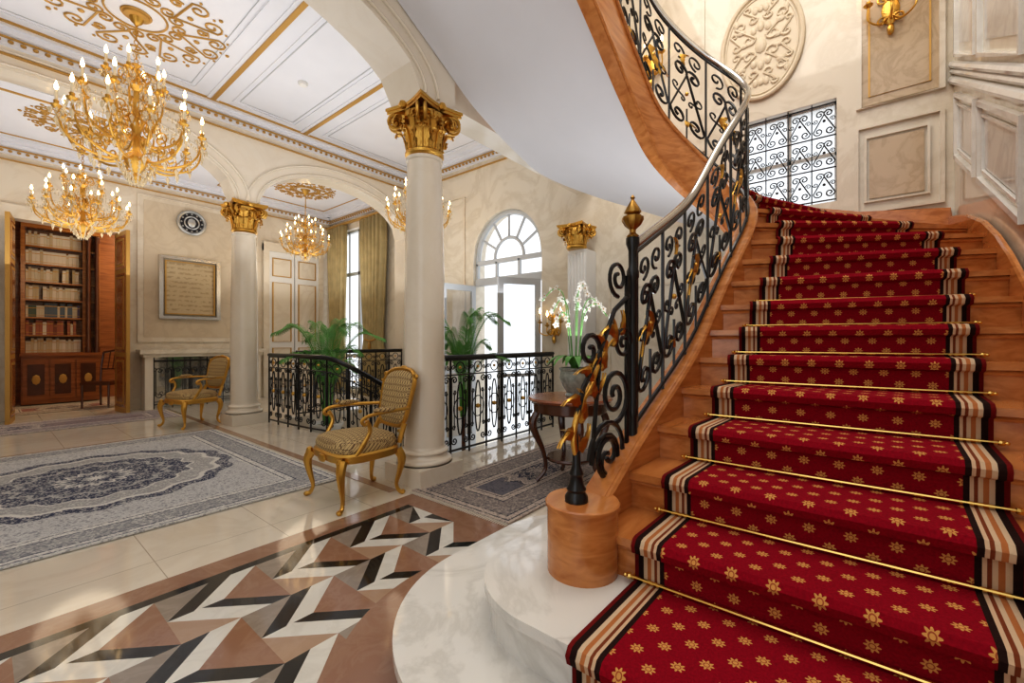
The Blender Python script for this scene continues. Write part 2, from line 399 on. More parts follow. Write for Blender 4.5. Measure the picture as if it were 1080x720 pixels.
def sp(x0,x1,z0,z1,m,r=.028):
    f=lambda x,z:(x,YS+.012,z+sl*(x-3.6))
    mb.tube([f(x0,z0),f(x1,z0),f(x1,z1),f(x0,z1)],r,4,m,closed=True,rot=pi/4)
for (x0,x1) in ((1.9,3.35),(3.5,4.5),(4.65,5.4)):
    sp(x0,x1,1.95,2.5,0); sp(x0+.09,x1-.09,2.03,2.42,0,.012)
    f=lambda x,z:(x,YS+.006,z+sl*(x-3.6)); a,b=x0+.11,x1-.11
    mb.add([f(a,2.05),f(b,2.05),f(b,2.40),f(a,2.40)],[(0,1,2,3)],3)
    sp(x0,x1,2.85,4.6,0) 
    a,b=x0+.1,x1-.1; mb.add([f(a,2.95),f(b,2.95),f(b,4.5),f(a,4.5)],[(0,1,2,3)],3)
for z,r in ((2.62,.035),(2.70,.022),(2.76,.03)):
    mb.tube([(.6,YS+.01,z+sl*(.6-3.6)),(5.6,YS+.01,z+sl*2.0)],r,8,0)
GREYM=marble('glossy_pale_marble_panel',(.72,.70,.66),(.46,.44,.41),2,.03,amt=.45)
WALLS=marble('white_glossy_marble',(.82,.81,.78),(.60,.57,.52),1.2,.06,amt=.4)
struct(mb.obj('trim_6',[WALLS,PANM,GOLDP,GREYM,STAIRW],smooth=False))
# ------------------------------------------------------------------ windows / doors on east wall
WP=mat('white_paint',(.78,.77,.74),.35); WF=mat('grey_white_frame',(.52,.54,.56),.35)
mb=MB()
x=XW+.12
for y in (.14,.57,1.0): mb.box(x,x+.05,y-.02,y+.02,2.72,3.8)
for z in (2.72,3.26,3.8): mb.box(x,x+.05,.14,1.0,z-.02,z+.02)
mb.box(x+.02,x+.026,.14,1.0,2.72,3.8,1)
struct(mb.obj('window_1',[WP,FROST],smooth=False))
def spiral(c,r0,r1,a0,turns,n=22):
    return [(c[0]+(r0+(r1-r0)*i/n)*cos(a0+2*pi*turns*i/n),c[1]+(r0+(r1-r0)*i/n)*sin(a0+2*pi*turns*i/n)) for i in range(n+1)]
def scroll(c0,r0,d0,e0,c1,r1,d1,s1,turns=1.1,n=18):
    p=[]
    for i in range(n+1):
        t=i/n; r=r0*(.18+.82*t); a=e0-d0*turns*2*pi*(1-t); p.append((c0[0]+r*cos(a),c0[1]+r*sin(a)))
    m=((p[-1][0]+c1[0]+r1*cos(s1))/2,(p[-1][1]+c1[1]+r1*sin(s1))/2)
    p.append(m)
    for i in range(n+1):
        t=i/n; r=r1*(1-.82*t); a=s1+d1*turns*2*pi*t; p.append((c1[0]+r*cos(a),c1[1]+r*sin(a)))
    return p
mb=MB()
gx=XW+.03
G=lambda p:(gx,.14+p[0],2.72+p[1])
for i in range(4):
    w4=.215; u0=i*w4; c_=w4/2
    mb.tube([G((u0,0)),G((u0,1.08))],.006)
    for h in (.04,.38,.72):
        for s in (1,-1):
            q=scroll((c_-s*.050,.07+h*.98),.044,-s,pi if s>0 else 0,(c_-s*.038,.25+h*.98),.040,s,0 if s>0 else pi,1.3,14)
            mb.tube([G((u0+a,b)) for a,b in q],.007,5)
            mb.tube([G((u0+a,b)) for a,b in spiral((c_-s*.075,h+.17),.026,.006,0,s*1.3,12)],.005,5)
        mb.ball(G((u0+c_,h+.16)),.016)
for h in (.03,.37,.71,1.05): mb.tube([G((0,h)),G((.86,h))],.008)
mb.tube([G((.86,0)),G((.86,1.08))],.01)
e=empty('window_grille',(gx,.57,2.72),'black wrought iron scroll grille across the stair window','grille')
mb.obj('grille_scrollwork',IRON,e,world=True)
mb=MB(); x=XW+.1
arcp=lambda r,n=24:[(x,4.63+r*cos(pi*k/n),2.7+r*.8/.75*sin(pi*k/n)) for k in range(n+1)]
mb.tube(arcp(.72),.05,6); mb.tube(arcp(.32),.03,6)
for k in range(1,6):
    a=pi*k/6; mb.tube([(x,4.63+.32*cos(a),2.7+.34*sin(a)),(x,4.63+.72*cos(a),2.7+.77*sin(a))],.024)
mb.box(x-.05,x+.05,3.88,5.38,2.25,2.38); mb.box(x-.03,x+.03,3.88,5.38,2.62,2.7)
for y in (3.88,4.38,4.88,5.34): mb.box(x-.03,x+.03,y,y+.04,2.38,2.65)
struct(mb.obj('window_2',[WF],smooth=False))
def door_leaf(name,hinge,dirv,w,z0,z1):
    d=V((*dirv,0)).normalized(); n=V((-d.y,d.x,0)); h=V((*hinge,0)); mb=MB()
    def b(a0,a1,zz0,zz1,t=.025,m=0):
        q=[h+d*a0-n*t,h+d*a1-n*t,h+d*a1+n*t,h+d*a0+n*t]; mb.prism([(k.x,k.y) for k in q],zz0,zz1,m)
    b(0,.09,z0,z1); b(w-.09,w,z0,z1); b(.09,w-.09,z0,z0+.8); b(.09,w-.09,z1-.1,z1); b(.09,w-.09,z0+1.9,z0+1.95); b(.09,w-.09,z0+.8,z1-.1,.004,1)
    b(.15,w-.15,z0+.15,z0+.65,.035,0)
    return struct(mb.obj(name,[WF,GLASSY],smooth=False))
door_leaf('door_1',(XW+.02,5.36),(-1,.15),.72,-1.2,2.25)
door_leaf('door_2',(XW+.02,3.92),(-.75,.45),.72,-1.2,2.25)
mb=MB(); x=XW+.12
for y in (8.4,9.3,10.2): mb.box(x,x+.06,y-.04,y+.04,.1,3.95)
for z in (.1,.9,2.9,3.95): mb.box(x,x+.06,8.4,10.2,z-.04,z+.04)
for y in (8.85,9.75): mb.box(x,x+.04,y-.015,y+.015,.1,3.95)
struct(mb.obj('window_3',[WF],smooth=False))
def curtain(y0,y1,label):
    mb=MB(); n=60; zs=[.02,.9,1.3,2.2,3.3,4.03]
    for zi,z in enumerate(zs):
        pin=(1,.85,.7,.85,1,1)[zi]
        for i in range(n+1):
            t=i/n; yc=(y0+y1)/2; y=yc+(y0-yc+(y1-y0)*t)*pin
            mb.v.append(V((XW-.14+.045*sin(t*2*pi*6.5)+.015*sin(t*37),y,z)))
    for zi in range(len(zs)-1):
        for i in range(n): mb.f.append([zi*(n+1)+i,zi*(n+1)+i+1,(zi+1)*(n+1)+i+1,(zi+1)*(n+1)+i]); mb.m.append(0)
    e=empty('curtain',(XW-.14,(y0+y1)/2,0),label,'curtain','drapes at the tall window')
    o=mb.obj('drape',CURT,e,world=True); s=o.modifiers.new('s','SOLIDIFY'); s.thickness=.012
    mb=MB(); mb.tube([(XW-.2,(y0+y1)/2-.2,1.3),(XW-.21,(y0+y1)/2,1.26),(XW-.2,(y0+y1)/2+.2,1.3)],.02,6); mb.ball((XW-.22,(y0+y1)/2,1.15),.04,.04,.1)
    mb.obj('tassel_tieback',GOLDP,e,world=True)
curtain(7.85,8.85,'floor-length gold beige drape gathered by a tieback'); curtain(9.45,10.3,'floor-length gold beige drape beside the room corner')
mb=MB(); mb.tube([(XW-.14,7.6,4.07),(XW-.14,10.35,4.07)],.03,8); mb.ball((XW-.14,7.60,4.07),.05)
e=empty('curtain_rod',(XW-.14,9,4.07),'gilded curtain rod over the tall window','curtain rod'); mb.obj('rod',GOLDP,e,world=True)
for k,(x0,x1) in enumerate(((4.1,4.66),(4.68,5.24))):
    mb=MB(); mb.box(x0,x1,YN-.06,YN-.01,0,3.3,0)
    for z0,z1 in ((.2,1.1),(1.25,2.6),(2.75,3.15)):
        mb.box(x0+.09,x1-.09,YN-.07,YN-.05,z0,z1,1)
        mb.tube([(x0+.08,YN-.07,z0),(x1-.08,YN-.07,z0),(x1-.08,YN-.07,z1),(x0+.08,YN-.07,z1)],.018,4,2,closed=True,rot=pi/4)
    struct(mb.obj('door_%d'%(k+3),[WP,CREAMW,GOLDP],smooth=False))
mb=MB(); mb.box(3.98,4.1,YN-.09,YN,0,3.45); mb.box(5.24,5.36,YN-.09,YN,0,3.45); mb.box(3.98,5.36,YN-.1,YN,3.3,3.5)
struct(mb.obj('trim_7',[CREAMW],smooth=False))
for k,(xh,dx) in enumerate(((.33,-.12),(1.55,.10))):
    mb=MB(); d=V((dx,-1,0)).normalized(); n=V((-d.y,d.x,0)); h=V((xh,YN,0)); w=.6
    def b(a0,a1,z0,z1,t,m):
        q=[h+d*a0-n*t,h+d*a1-n*t,h+d*a1+n*t,h+d*a0+n*t]; mb.prism([(p.x,p.y) for p in q],z0,z1,m)
    b(0,w,0,3.18,.025,1)
    for z0,z1 in ((.10,.98),(1.06,2.44),(2.52,3.10)):
        b(.05,w-.05,z0,z1,.030,0); b(.10,w-.10,z0+.05,z1-.05,.034,1); b(.15,w-.15,z0+.09,z1-.09,.038,0)
    mb.ball(h+d*(w-.06)+V((0,0,1.02)),.03,m=1)
    struct(mb.obj('door_%d'%(k+5),[WOODB,GOLDP],smooth=False))
# ------------------------------------------------------------------ floor mosaic
mb=MB(); z=.004
XR=2.05
def poly(pts,m): mb.add([(min(p[0],XR) if cut else p[0],p[1],z) for p in pts],[tuple(range(len(pts)))],m)
cut=False
poly([(-3,2.66),(2.24,2.66),(2.24,2.82),(-3,2.82)],2); poly([(-3,2.60),(2.05,2.60),(2.05,2.66),(-3,2.66)],0)
poly([(2.05,1.62),(2.24,1.62),(2.24,2.66),(2.05,2.66)],2)
cut=True
RH=.22; sh=.22; per=.44
for ri in range(9):
    y1=2.60-ri*RH; y0=y1-RH; dirn=1 if ri%2==0 else -1
    base=-3+ (sh if dirn<0 else 0)+(per/2)*((ri//2)%2)
    k=0
    while base+k*per<XR+per:
        x0=base+k*per; h2=per/2
        def band(a,b_,m): poly([(x0+a,y0),(x0+b_,y0),(x0+b_+dirn*sh,y1),(x0+a+dirn*sh,y1)],m)
        if x0-sh<XR:
            if dirn>0:
                band(0,.10,0); band(.10,h2,1)
                poly([(x0+h2,y0),(x0+per,y0),(x0+per,y1)],2); poly([(x0+per,y0),(x0+per+h2,y1),(x0+per,y1)],4)
            else:
                band(0,.13,1); band(.13,h2,0)
                poly([(x0+h2,y0),(x0+per,y0),(x0+h2,y1)],3); poly([(x0+h2,y0),(x0+h2,y1),(x0,y1)],2)
        k+=1
struct(mb.obj('trim_8',[TILEK,TILEW,TILEB,TILEB2,GREYT],smooth=False))
mb=MB(); n=48; cx,cy=1.5,.9
ring=lambda r:[(cx+r*cos(pi*1.02*k/n),cy+r*sin(pi*1.02*k/n)) for k in range(n+1)]
o1=ring(.93); i1=ring(.60)
for k in range(n):
    a=[o1[k],o1[k+1],i1[k+1],i1[k]]; mb.add([(p[0],p[1],.007) for p in a],[(0,1,2,3)],0)
mb.add([(.57,-.72,.007),(.9,-.72,.007),(.9,.9,.007),(.57,.9,.007)],[(0,1,2,3)],0)
mb.box(2.12,2.20,3.0,9.9,0.001,.004,1); mb.box(-3,2.12,7.1,7.18,.001,.004,1)
struct(mb.obj('trim_9',[TILEB,TILEB2],smooth=False))
# ------------------------------------------------------------------ rugs
FR=mat('rug_fringe',(.75,.7,.6),.9)
def rug(cx,cy,hx,hy,m,label):
    mb=MB(); mb.box(-hx,hx,-hy,hy,.001,.012,0)
    n=int(hy*2/.02)
    for s in (-1,1):
        for i in range(n):
            y=-hy+(i+.5)*.02; mb.box(min(s*hx,s*(hx+.04)),max(s*hx,s*(hx+.04)),y-.004,y+.004,.001,.005,1)
    o=mb.obj('rug',[m,FR],smooth=False); o.location=(cx,cy,.004); tag(o,label,'rug')
NAVY=(.04,.05,.10); CRM=(.68,.67,.64)
rug(.66,5.35,1.4,1.72,rugmat('rug_medallion',1.4,1.72,(.60,.60,.60),NAVY,CRM,1.08,.95),'large cream and blue-grey persian rug with a round medallion')
rug(.2,9.3,1.9,.55,rugmat('rug_runner',1.9,.55,(.32,.25,.26),(.05,.05,.10),(.6,.52,.48),.45),'narrow dark patterned rug near the library doorway')
rug(3.35,2.35,1.1,.52,rugmat('rug_small',1.1,.52,(.16,.15,.17),(.02,.025,.05),(.5,.42,.36),.45),'dark navy floral rug beneath the round table')
rug(1.0,11.6,.9,.6,rugmat('rug_library',.9,.6,(.35,.15,.12),(.08,.05,.06),(.6,.5,.4),.4),'reddish patterned rug on the library floor')
# ------------------------------------------------------------------ columns
def capital(mb,r,h,z0):
    mb.lathe([(r*.98,0),(r*1.12,.02),(r*1.12,.045),(r*.95,.06),(r*.98,h*.5),(r*1.15,h*.8),(r*1.2,h*.86)],20,(0,0,z0))
    for row,(hh,out,n,off) in enumerate(((h*.36,.6,8,0),(h*.60,.9,8,.5))):
        for k in range(n):
            a=2*pi*(k+off)/n; d=V((cos(a),sin(a),0)); s=V((-sin(a),cos(a),0))
            pts=[d*(r*.97)+V((0,0,z0+.06)),d*(r*1.08)+V((0,0,z0+.06+hh*.5)),d*(r*1.25)+V((0,0,z0+.06+hh*.95)),d*(r*(1.25+out*.5))+V((0,0,z0+.06+hh)),d*(r*(1.27+out*.6))+V((0,0,z0+.06+hh*.78))]
            pts=cr(pts,3); mb.blade(pts,lambda t:r*.38*(sin(pi*(t*.8+.15)))**.7*(1+.25*sin(t*28)),s)
            mb.tube([p+d*.006 for p in pts],r*.05,5)
    for k in range(4):
        a=pi/4+k*pi/2; d=V((cos(a),sin(a),0)); R=r*1.62
        for sg in (-1,1):
            s=V((-sin(a),cos(a),0))*sg*.03
            sp_=spiral((R,z0+h*.70),r*.46,r*.06,pi/2,-1.8 ,24)
            mb.tube([d*(r*.8)+s+V((0,0,z0+h*.78+r*.2))]+[d*p[0]+s+V((0,0,p[1])) for p in sp_],r*.10,6)
        mb.ball(d*R+V((0,0,z0+h*.70)),r*.18,m=0)
    for k in range(4):
        a=k*pi/2; d=V((cos(a),sin(a),0)); mb.ball(d*(r*1.55)+V((0,0,z0+h*.9)),r*.24,m=0)
        for j in range(5): mb.ball(d*(r*1.45)+V((0,0,z0+h*.66-j*r*.24)),r*(.16-.02*j),m=0,n=6)
        for sg in (1,-1):
            dd=V((cos(a+sg*.42),sin(a+sg*.42),0))
            mb.tube([dd*(r*1.3)+V((0,0,p[1])) + V((-sin(a),cos(a),0))*p[0]*sg for p in spiral((0,z0+h*.72),r*.22,r*.04,0,1.4,16)],r*.06,5)
    q=[];R2=r*2.15
    for k in range(4):
        for t in range(9):
            u=t/8; a0=pi/4+k*pi/2; a1=a0+pi/2
            p=V((cos(a0),sin(a0)))*R2*(1-u)+V((cos(a1),sin(a1)))*R2*u
            p*=1-.2*sin(pi*u); q.append((p.x,p.y))
    mb.prism(q,z0+h*.88,z0+h*.94); mb.prism([(a*1.04,b*1.04) for a,b in q],z0+h*.94,z0+h)
col=empty('column',(2.55,YC,0),'cream marble column with a gilded composite capital','column','marble columns of the hall')
mb=MB(); mb.box(-.25,.25,-.25,.25,0,.16); mb.obj('plinth',COLM,col,smooth=False)
mb=MB(); P=[(.25,.16)]+[(.222+.028*sin(a),.185-.025*cos(a)) for a in [pi*k/8 for k in range(9)]]+[(.21,.22),(.2,.25)]+[(.205+.015*sin(a),.265-.015*cos(a)) for a in [pi*k/6 for k in range(7)]]+[(.19,.29),(.184,.31)]
mb.lathe(P,40); mb.obj('base_moulding',COLM,col)
mb=MB(); mb.lathe([(.184,.31),(.184,1.2),(.178,1.9),(.166,2.5),(.154,2.87),(.166,2.88),(.166,2.905),(.15,2.91)],40); mb.obj('shaft',COLM,col)
mb=MB(); capital(mb,.156,.45,2.91); mb.obj('capital',GOLD,col,label='gilded acanthus and volute capital')
col2=place(col,(2.56,YB,0)) 
pil=empty('pilaster',(5.30,YC,0),'fluted white pilaster with a gilded capital','pilaster')
mb=MB(); mb.box(-.04,.29,-.2,.2,0,.2); mb.box(-.0,.29,-.15,.15,.2,2.55)
for k in range(6): y=-.125+k*.05; mb.tube([(-.0,y,.3),(-.0,y,2.5)],.016,6)
mb.obj('shaft',WP,pil)
mb=MB(); capital(mb,.13,.34,2.55); mb.obj('capital',GOLD,pil)
# ------------------------------------------------------------------ staircase
H=.165
Lp=[(1.58,.65,0),(1.87,.64,0),(2.18,.62,0),(2.5,.60,1),(2.76,.575,4),(2.92,.55,9),(3.07,.52,14),(3.22,.49,18),(3.39,.46,23),(3.58,.445,30),(3.79,.47,40),(3.97,.56,52),(4.08,.70,64),(4.12,.88,76),(4.08,1.07,88),(3.98,1.25,101),(3.84,1.42,118),(3.68,1.53,135),(3.48,1.60,155),(3.25,1.65,172)]
x=2.95
while x>.3: Lp.append((x,1.65,180)); x-=.3
N=len(Lp); ST=[]; XE=XW-.006; YE=YS+.006; YO=2.86
for i,(x,y,t) in enumerate(Lp):
    th=radians(t); d=V((sin(th),-cos(th),0)); f=V((cos(th),sin(th),0)); L=V((x,y,0)); z=.33+H*i
    S_=L-d*.2
    if i<=11: O=L+d*((y-YE)/cos(th))
    if i==11: O.x=min(O.x,XE)
    if 12<=i<=15: O=L+d*((XE-x)/d.x)
    if 16<=i<=18: O=L+d*1.36
    if i>=19: O=L+d*((YO-y)/d.y)
    ST.append(dict(L=L,d=d,f=f,z=z,S=S_,O=O))
stair=empty('staircase',(1.6,0,0),'honey oak curving staircase with white marble starting steps','staircase')
def xy(v): return (v.x,v.y)
def cl(p): return (min(p[0],XE),min(max(p[1],YE),YO if p[0]<3.6 else 9))
for i in range(N-1):
    a,b=ST[i],ST[i+1]; mb=MB()
    pts=[xy(a['S']),xy(a['O'])]; zb=[a['z']-.05,a['z']-.05]
    if i==11: pts.append((XE,YE)); zb.append(a['z']+.05)
    pts+= [xy(b['O']),xy(b['S'])]; zb+=[b['z']-.05]*2
    mb.prism(pts,zb,a['z']+H-.03)
    q=[xy(a['S']-a['f']*.03),cl(xy(a['O']-a['f']*.03))]+pts[2:]
    mb.prism(q,a['z']+H-.032,a['z']+H)
    mb.tube([a['S']-a['f']*.005+V((0,0,a['z']+H-.045)),a['O']-a['d']*.03-a['f']*.005+V((0,0,a['z']+H-.045))],.012,6)
    mb.obj('step',WOOD,stair,smooth=False,world=True)
def bull(c,r,x2,x1,ye):
    p=[(c[0]-r,ye)]+[(c[0]+r*cos(a),c[1]+r*sin(a)) for a in [pi-pi/2*k/20 for k in range(21)]]
    p+= [(x2+r*.8*sin(a),c[1]+r*cos(a)) for a in [pi/2*k/12 for k in range(13)]]
    p+= [(x2+r*.8,.86),(x1,.86),(x1,ye)]
    return p
for (c,r,x2,z0,z1) in (((1.5,.9),.67,1.95,0,.165),((1.5,.85),.36,1.75,.165,.33)):
    mb=MB(); p=bull(c,r,x2,1.75,YE); mb.prism(p,z0,z1-.035)
    mb.prism([(c[0]-r-.025,YE)]+[tuple(V(q)+ (V(q)-V(c)).normalized()*.025) for q in p[1:-3]]+p[-3:],z1-.037,z1)
    mb.obj('marble_step',STEPM,stair,smooth=False,world=True,label='white marble bullnose step')
Sc=cr([s['S']+V((0,0,s['z'])) for s in ST],6)
for _ in range(14):
    Sc=[Sc[0]]+[(Sc[i-1]+Sc[i]*2+Sc[i+1])/4 for i in range(1,len(Sc)-1)]+[Sc[-1]]
def ribbon(pts,w,zl,zh):
    mb=MB(); n=len(pts)
    for i,p in enumerate(pts):
        t=pts[min(i+1,n-1)]-pts[max(i-1,0)]; t.z=0; t.normalize(); s=V((-t.y,t.x,0))*w/2
        mb.v+= [p-s+V((0,0,zl)),p+s+V((0,0,zl)),p+s+V((0,0,zh)),p-s+V((0,0,zh))]
    for i in range(n-1):
        for k in range(4): mb.f.append([i*4+k,i*4+(k+1)%4,i*4+4+(k+1)%4,i*4+4+k]); mb.m.append(0)
    mb.f.append([0,1,2,3]); mb.m.append(0); mb.f.append([n*4-4,n*4-3,n*4-2,n*4-1]); mb.m.append(0)
    return mb
sb=ribbon(Sc,.09,-.20,.26)
for o in (-.05,.05):
    pts=[]
    for i,p in enumerate(Sc):
        t=Sc[min(i+1,len(Sc)-1)]-Sc[max(i-1,0)]; t.z=0; t.normalize(); pts.append(p+V((-t.y,t.x,0))*o+V((0,0,.24)))
    sb.tube(pts,.016,6); sb.tube([p+V((0,0,-.42)) for p in pts],.014,6)
sb.obj('stringer',WOOD,stair,world=True,label='curved honey oak inner stringer')
Oc=[s['O']+V((0,0,s['z'])) for s in ST[:12]]+[V((XW,YS,ST[11]['z']+.08))]+[s['O']+V((0,0,s['z'])) for s in ST[12:16]]
Oc=[V((min(p.x,XW-.03),max(p.y,YS+.03),p.z)) for p in Oc]
sb=ribbon(Oc,.03,-.05,.24); sb.tube([p+V((0,0,.24)) for p in Oc],.016,6)
sb.obj('wall_skirting',WOOD,stair,smooth=False,world=True,label='honey oak sloping wall skirting')
mb=MB()
def soff(i0,i1):
    A=cr([ST[i]['S']+V((0,0,ST[i]['z']-.11)) for i in range(i0,i1+1)],4); B=cr([ST[i]['O']+V((0,0,ST[i]['z']-.11)) for i in range(i0,i1+1)],4); n=10
    o=len(mb.v)
    for a,b in zip(A,B):
        b.x=min(b.x,XE); b.y=max(min(b.y,YO),YE)
        for k in range(n+1): mb.v.append(a.lerp(b,k/n))
    for r in range(len(A)-1):
        for k in range(n):
            q=o+r*(n+1)+k; mb.f.append([q,q+1,q+n+2,q+n+1]); mb.m.append(0)
soff(0,11); soff(12,N-1)
a,b=ST[11],ST[12]; za,zb=a['z']-.11,b['z']-.11
mb.add([(*xy(a['S']),za),(*xy(a['O']),za),(XE,YE,(za+zb)/2),(*xy(b['O']),zb),(*xy(b['S']),zb)],[(0,1,2),(0,2,3),(0,3,4)])
EB=cr([ST[i]['O']+V((0,0,ST[i]['z'])) for i in range(15,N)],4)
for i in range(len(EB)-1):
    p,q=EB[i],EB[i+1]; p=V((min(p.x,XE),min(p.y,YO),p.z)); q=V((min(q.x,XE),min(q.y,YO),q.z))
    mb.add([p+V((0,0,-.11)),q+V((0,0,-.11)),q+V((0,0,.22)),p+V((0,0,.22))],[(0,1,2,3)])
mb.obj('soffit',WHITE,stair,world=True,label='smooth white plaster underside of the stair')
mb=MB()
for i in range(0,9):
    a,b=ST[i],ST[i+1]; q=[xy(a['S']),xy(b['S'])]
    mb.add([(*q[0],0),(*q[1],0),(*q[1],b['z']-.1),(*q[0],a['z']-.1)],[(0,1,2,3)])
mb.obj('side_panel',WOOD,stair,smooth=False,world=True)
dc=V((1.53,.86,0))
mb=MB(); mb.lathe([(.142,.33),(.142,.59),(.150,.592),(.150,.605),(.145,.61),(.0,.61)],40,dc)
mb.obj('newel_drum',WOOD,stair,world=True,label='round honey oak starting block')
# carpet runner
seq=[dict(L=V((.83,.69,0)),d=V((0,-1,0)),f=V((1,0,0)),z=0.0),dict(L=V((1.14,.665,0)),d=V((0,-1,0)),f=V((1,0,0)),z=.165)]+ST
mb=MB(); v=0; prev=None; M=12; rows=[]; CW=1.03
for i in range(len(seq)-1):
    a=seq[i]; z=a['z']
    prof=[(-.012,.012),(-.014,H*.75),(-.045,H-.03),(-.052,H-.008),(-.04,H+.008),(-.02,H+.011)]
    for off,dz in prof: rows.append([a['L']+a['d']*(CW*k/M)+a['f']*off+V((0,0,z+dz)) for k in range(M+1)])
for ri,row in enumerate(rows):
    if prev: v+=(row[M//2]-prev[M//2]).length
    for k,p in enumerate(row): mb.uv[len(mb.v)]=((k/M-.5)*1.04,v); mb.v.append(p)
    if prev:
        o=ri*(M+1)
        for k in range(M): mb.f.append([o-(M+1)+k,o-(M+1)+k+1,o+k+1,o+k]); mb.m.append(0)
    prev=row
run=empty('stair_runner',(1.2,.15,.165),'crimson stair carpet with gold flowers and striped borders','carpet')
o=mb.obj('carpet',CARP,run,world=True); s=o.modifiers.new('s','SOLIDIFY'); s.thickness=.008; s.offset=1
for i in range(0,17):
    a=ST[i]; mb=MB(); c=a['L']+a['d']*CW/2-a['f']*.032+V((0,0,a['z']+.03))
    h=a['d']*(CW/2+.018); mb.tube([-h,h],.007,8)
    for s in (-1,1):
        mb.ball(h*s*1.0,.013); mb.ball(h*s*1.03,.008)
        mb.tube([h*s*.97,h*s*.97+a['f']*.03],.006,6)
    o=mb.obj('stair_rod',BRASS,loc=c); tag(o,'polished brass stair rod holding the red runner','stair rod','brass stair rods')
# ------------------------------------------------------------------ railings
class Path:
    def __init__(s,pts):
        s.p=pts; s.c=[0]
        for i in range(1,len(pts)):
            dd=pts[i]-pts[i-1]; dd=V((dd.x,dd.y,0)); s.c.append(s.c[-1]+dd.length)
        s.L=s.c[-1]
    def at(s,u,h):
        u=max(0,min(s.L,u)) 
        i=min(len(s.p)-2,max(0,bisect.bisect_right(s.c,u)-1)); dl=s.c[i+1]-s.c[i]
        t=(u-s.c[i])/dl if dl>0 else 0
        return s.p[i].lerp(s.p[i+1],t)+V((0,0,h))
def leaf2(g,P,u,h,a,l,w):
    pts=[];n=8
    for i in range(n+1):
        t=i/n; aa=a+t*1.3; pts.append((u+l*t*cos(aa),h+l*t*sin(aa)))
    vs=[]
    for i,(x,y) in enumerate(pts):
        ww=w*sin(pi*min(1,i/n*.9+.08))*(1+.35*(i%2)); nx,ny=-sin(a+.6),cos(a+.6)
        vs+= [P(x-nx*ww,y-ny*ww),P(x,y),P(x+nx*ww,y+ny*ww)]
    t=(P(u+.02,h)-P(u-.02,h)); nrm=V((-t.y,t.x,0)); nrm=nrm.normalized()*.010 if nrm.length>1e-6 else V((0,0,0))
    for sgn in (1,-1):
        v2=[p+(nrm*sgn if k%3==1 else nrm*.2*sgn) for k,p in enumerate(vs)]
        fs=[]
        for i in range(n):
            for k in (0,1): fs.append((i*3+k,i*3+k+1,i*3+k+4,i*3+k+3))
        g.add(v2,fs)
def stair_panel(mb,g,P0,u0,w,HH,k,r=.0105):
    P=lambda u,h:P0(u0+u,h)
    T_=lambda q,rr=r:mb.tube([P(a,b) for a,b in q],rr,5)
    T_([(0,0),(0,HH)],.010)
    cx=w/2
    for s in (1,-1):
        T_(scroll((cx-s*w*.24,.20),w*.22,-s,pi if s>0 else 0,(cx-s*w*.18,.60),w*.19,s,0 if s>0 else pi,1.3))
        T_(scroll((cx-s*w*.30,.43),w*.12,s,-pi/2,(cx-s*w*.12,.36),w*.08,-s,pi/2,.9,12),.007)
        T_(spiral((cx-s*w*.24,HH-.11),w*.2,w*.03,-pi/2,s*1.3),.008)
    T_([(cx,.03),(cx,.30)],.008)
    if k%2==0:
        for a in (.6,1.6,2.6): leaf2(g,P,cx,.38,a,.15,.026)
    else:
        leaf2(g,P,cx+.02,.66,.6,.12,.022); leaf2(g,P,cx,.14,1.2,.10,.018)
    g.ball(P(cx,.43),.017)
railp=Path([p+V((0,0,.26)) for p in Sc])
u_post=railp.c[int(1.35*6)]
rail=empty('stair_railing',tuple(railp.at(u_post,0)),'black wrought iron stair railing with gilded leaves and polished handrail','railing')
mb=MB(); g=MB(); w=.31; HH=.86; npan=int((railp.L-u_post)/w)
uu=u_post+.04
for k in range(npan):
    stair_panel(mb,g,railp.at,uu+k*w,w,HH,k)
def run_line(h,r,m=mb,n=6):
    m.tube([railp.at(u_post+(railp.L-u_post)*i/220,h) for i in range(221)],r,n)
run_line(.03,.012); run_line(HH,.011)
mb.obj('scrollwork',IRON,rail,world=True); g.obj('gilt_leaves',GOLD,rail,world=True,label='gilded acanthus leaves on the railing')
mb=MB(); run_line(HH+.04,.022,mb,10)
mb.obj('handrail',mat('polished_steel',(.55,.54,.52),.15,.9),rail,world=True,label='polished silver handrail')
pp=railp.at(u_post,0); pb=V((pp.x,pp.y,pp.z-.22))
mb=MB(); mb.lathe([(.04,0),(.04,.08),(.028,.1),(.033,.12),(.024,.15),(.022,.3),(.027,.32),(.021,.34),(.019,.95),(.03,.97),(.03,1.0),(.021,1.02),(.021,1.1),(.032,1.13),(.032,1.16),(.0,1.16)],16,pb)
mb.obj('newel_post',IRON,rail,world=True)
mb=MB(); mb.lathe([(.025,1.16),(.030,1.17),(.015,1.185),(.015,1.2),(.038,1.22),(.052,1.245),(.050,1.262),(.025,1.27),(.04,1.28),(.04,1.288),(.028,1.31),(.013,1.335),(.006,1.345),(.012,1.355),(0,1.37)],20,pb,flute=.12)
mb.obj('finial',BRONZE,rail,world=True,label='dark gilded urn finial')
base=V((1.50,.87,.61)); dr=(V((pp.x,pp.y,0))-V((base.x,base.y,0))); LL=dr.length; dr.normalize()
Pn=lambda u,h: V((base.x,base.y,base.z))+dr*u+V((0,0,h))
mb=MB(); mb.lathe([(.047,0),(.047,.02),(.04,.03),(.036,.04),(.04,.05),(.03,.07),(.025,.1),(.03,.11),(.018,.14),(.016,.2)],16,base)
q=scroll((.24,.12),.13,1,pi,(.10,.60),.08,1,0,1.3)
mb.tube([Pn(a,b) for a,b in q],.011,6)
mb.tube([Pn(a,b) for a,b in spiral((.30,.40),.13,.015,-pi/2,1.8,34)],.012,6)
mb.tube([Pn(a,b) for a,b in spiral((.25,.14),.16,.02,pi,-1.9,34)],.012,6)
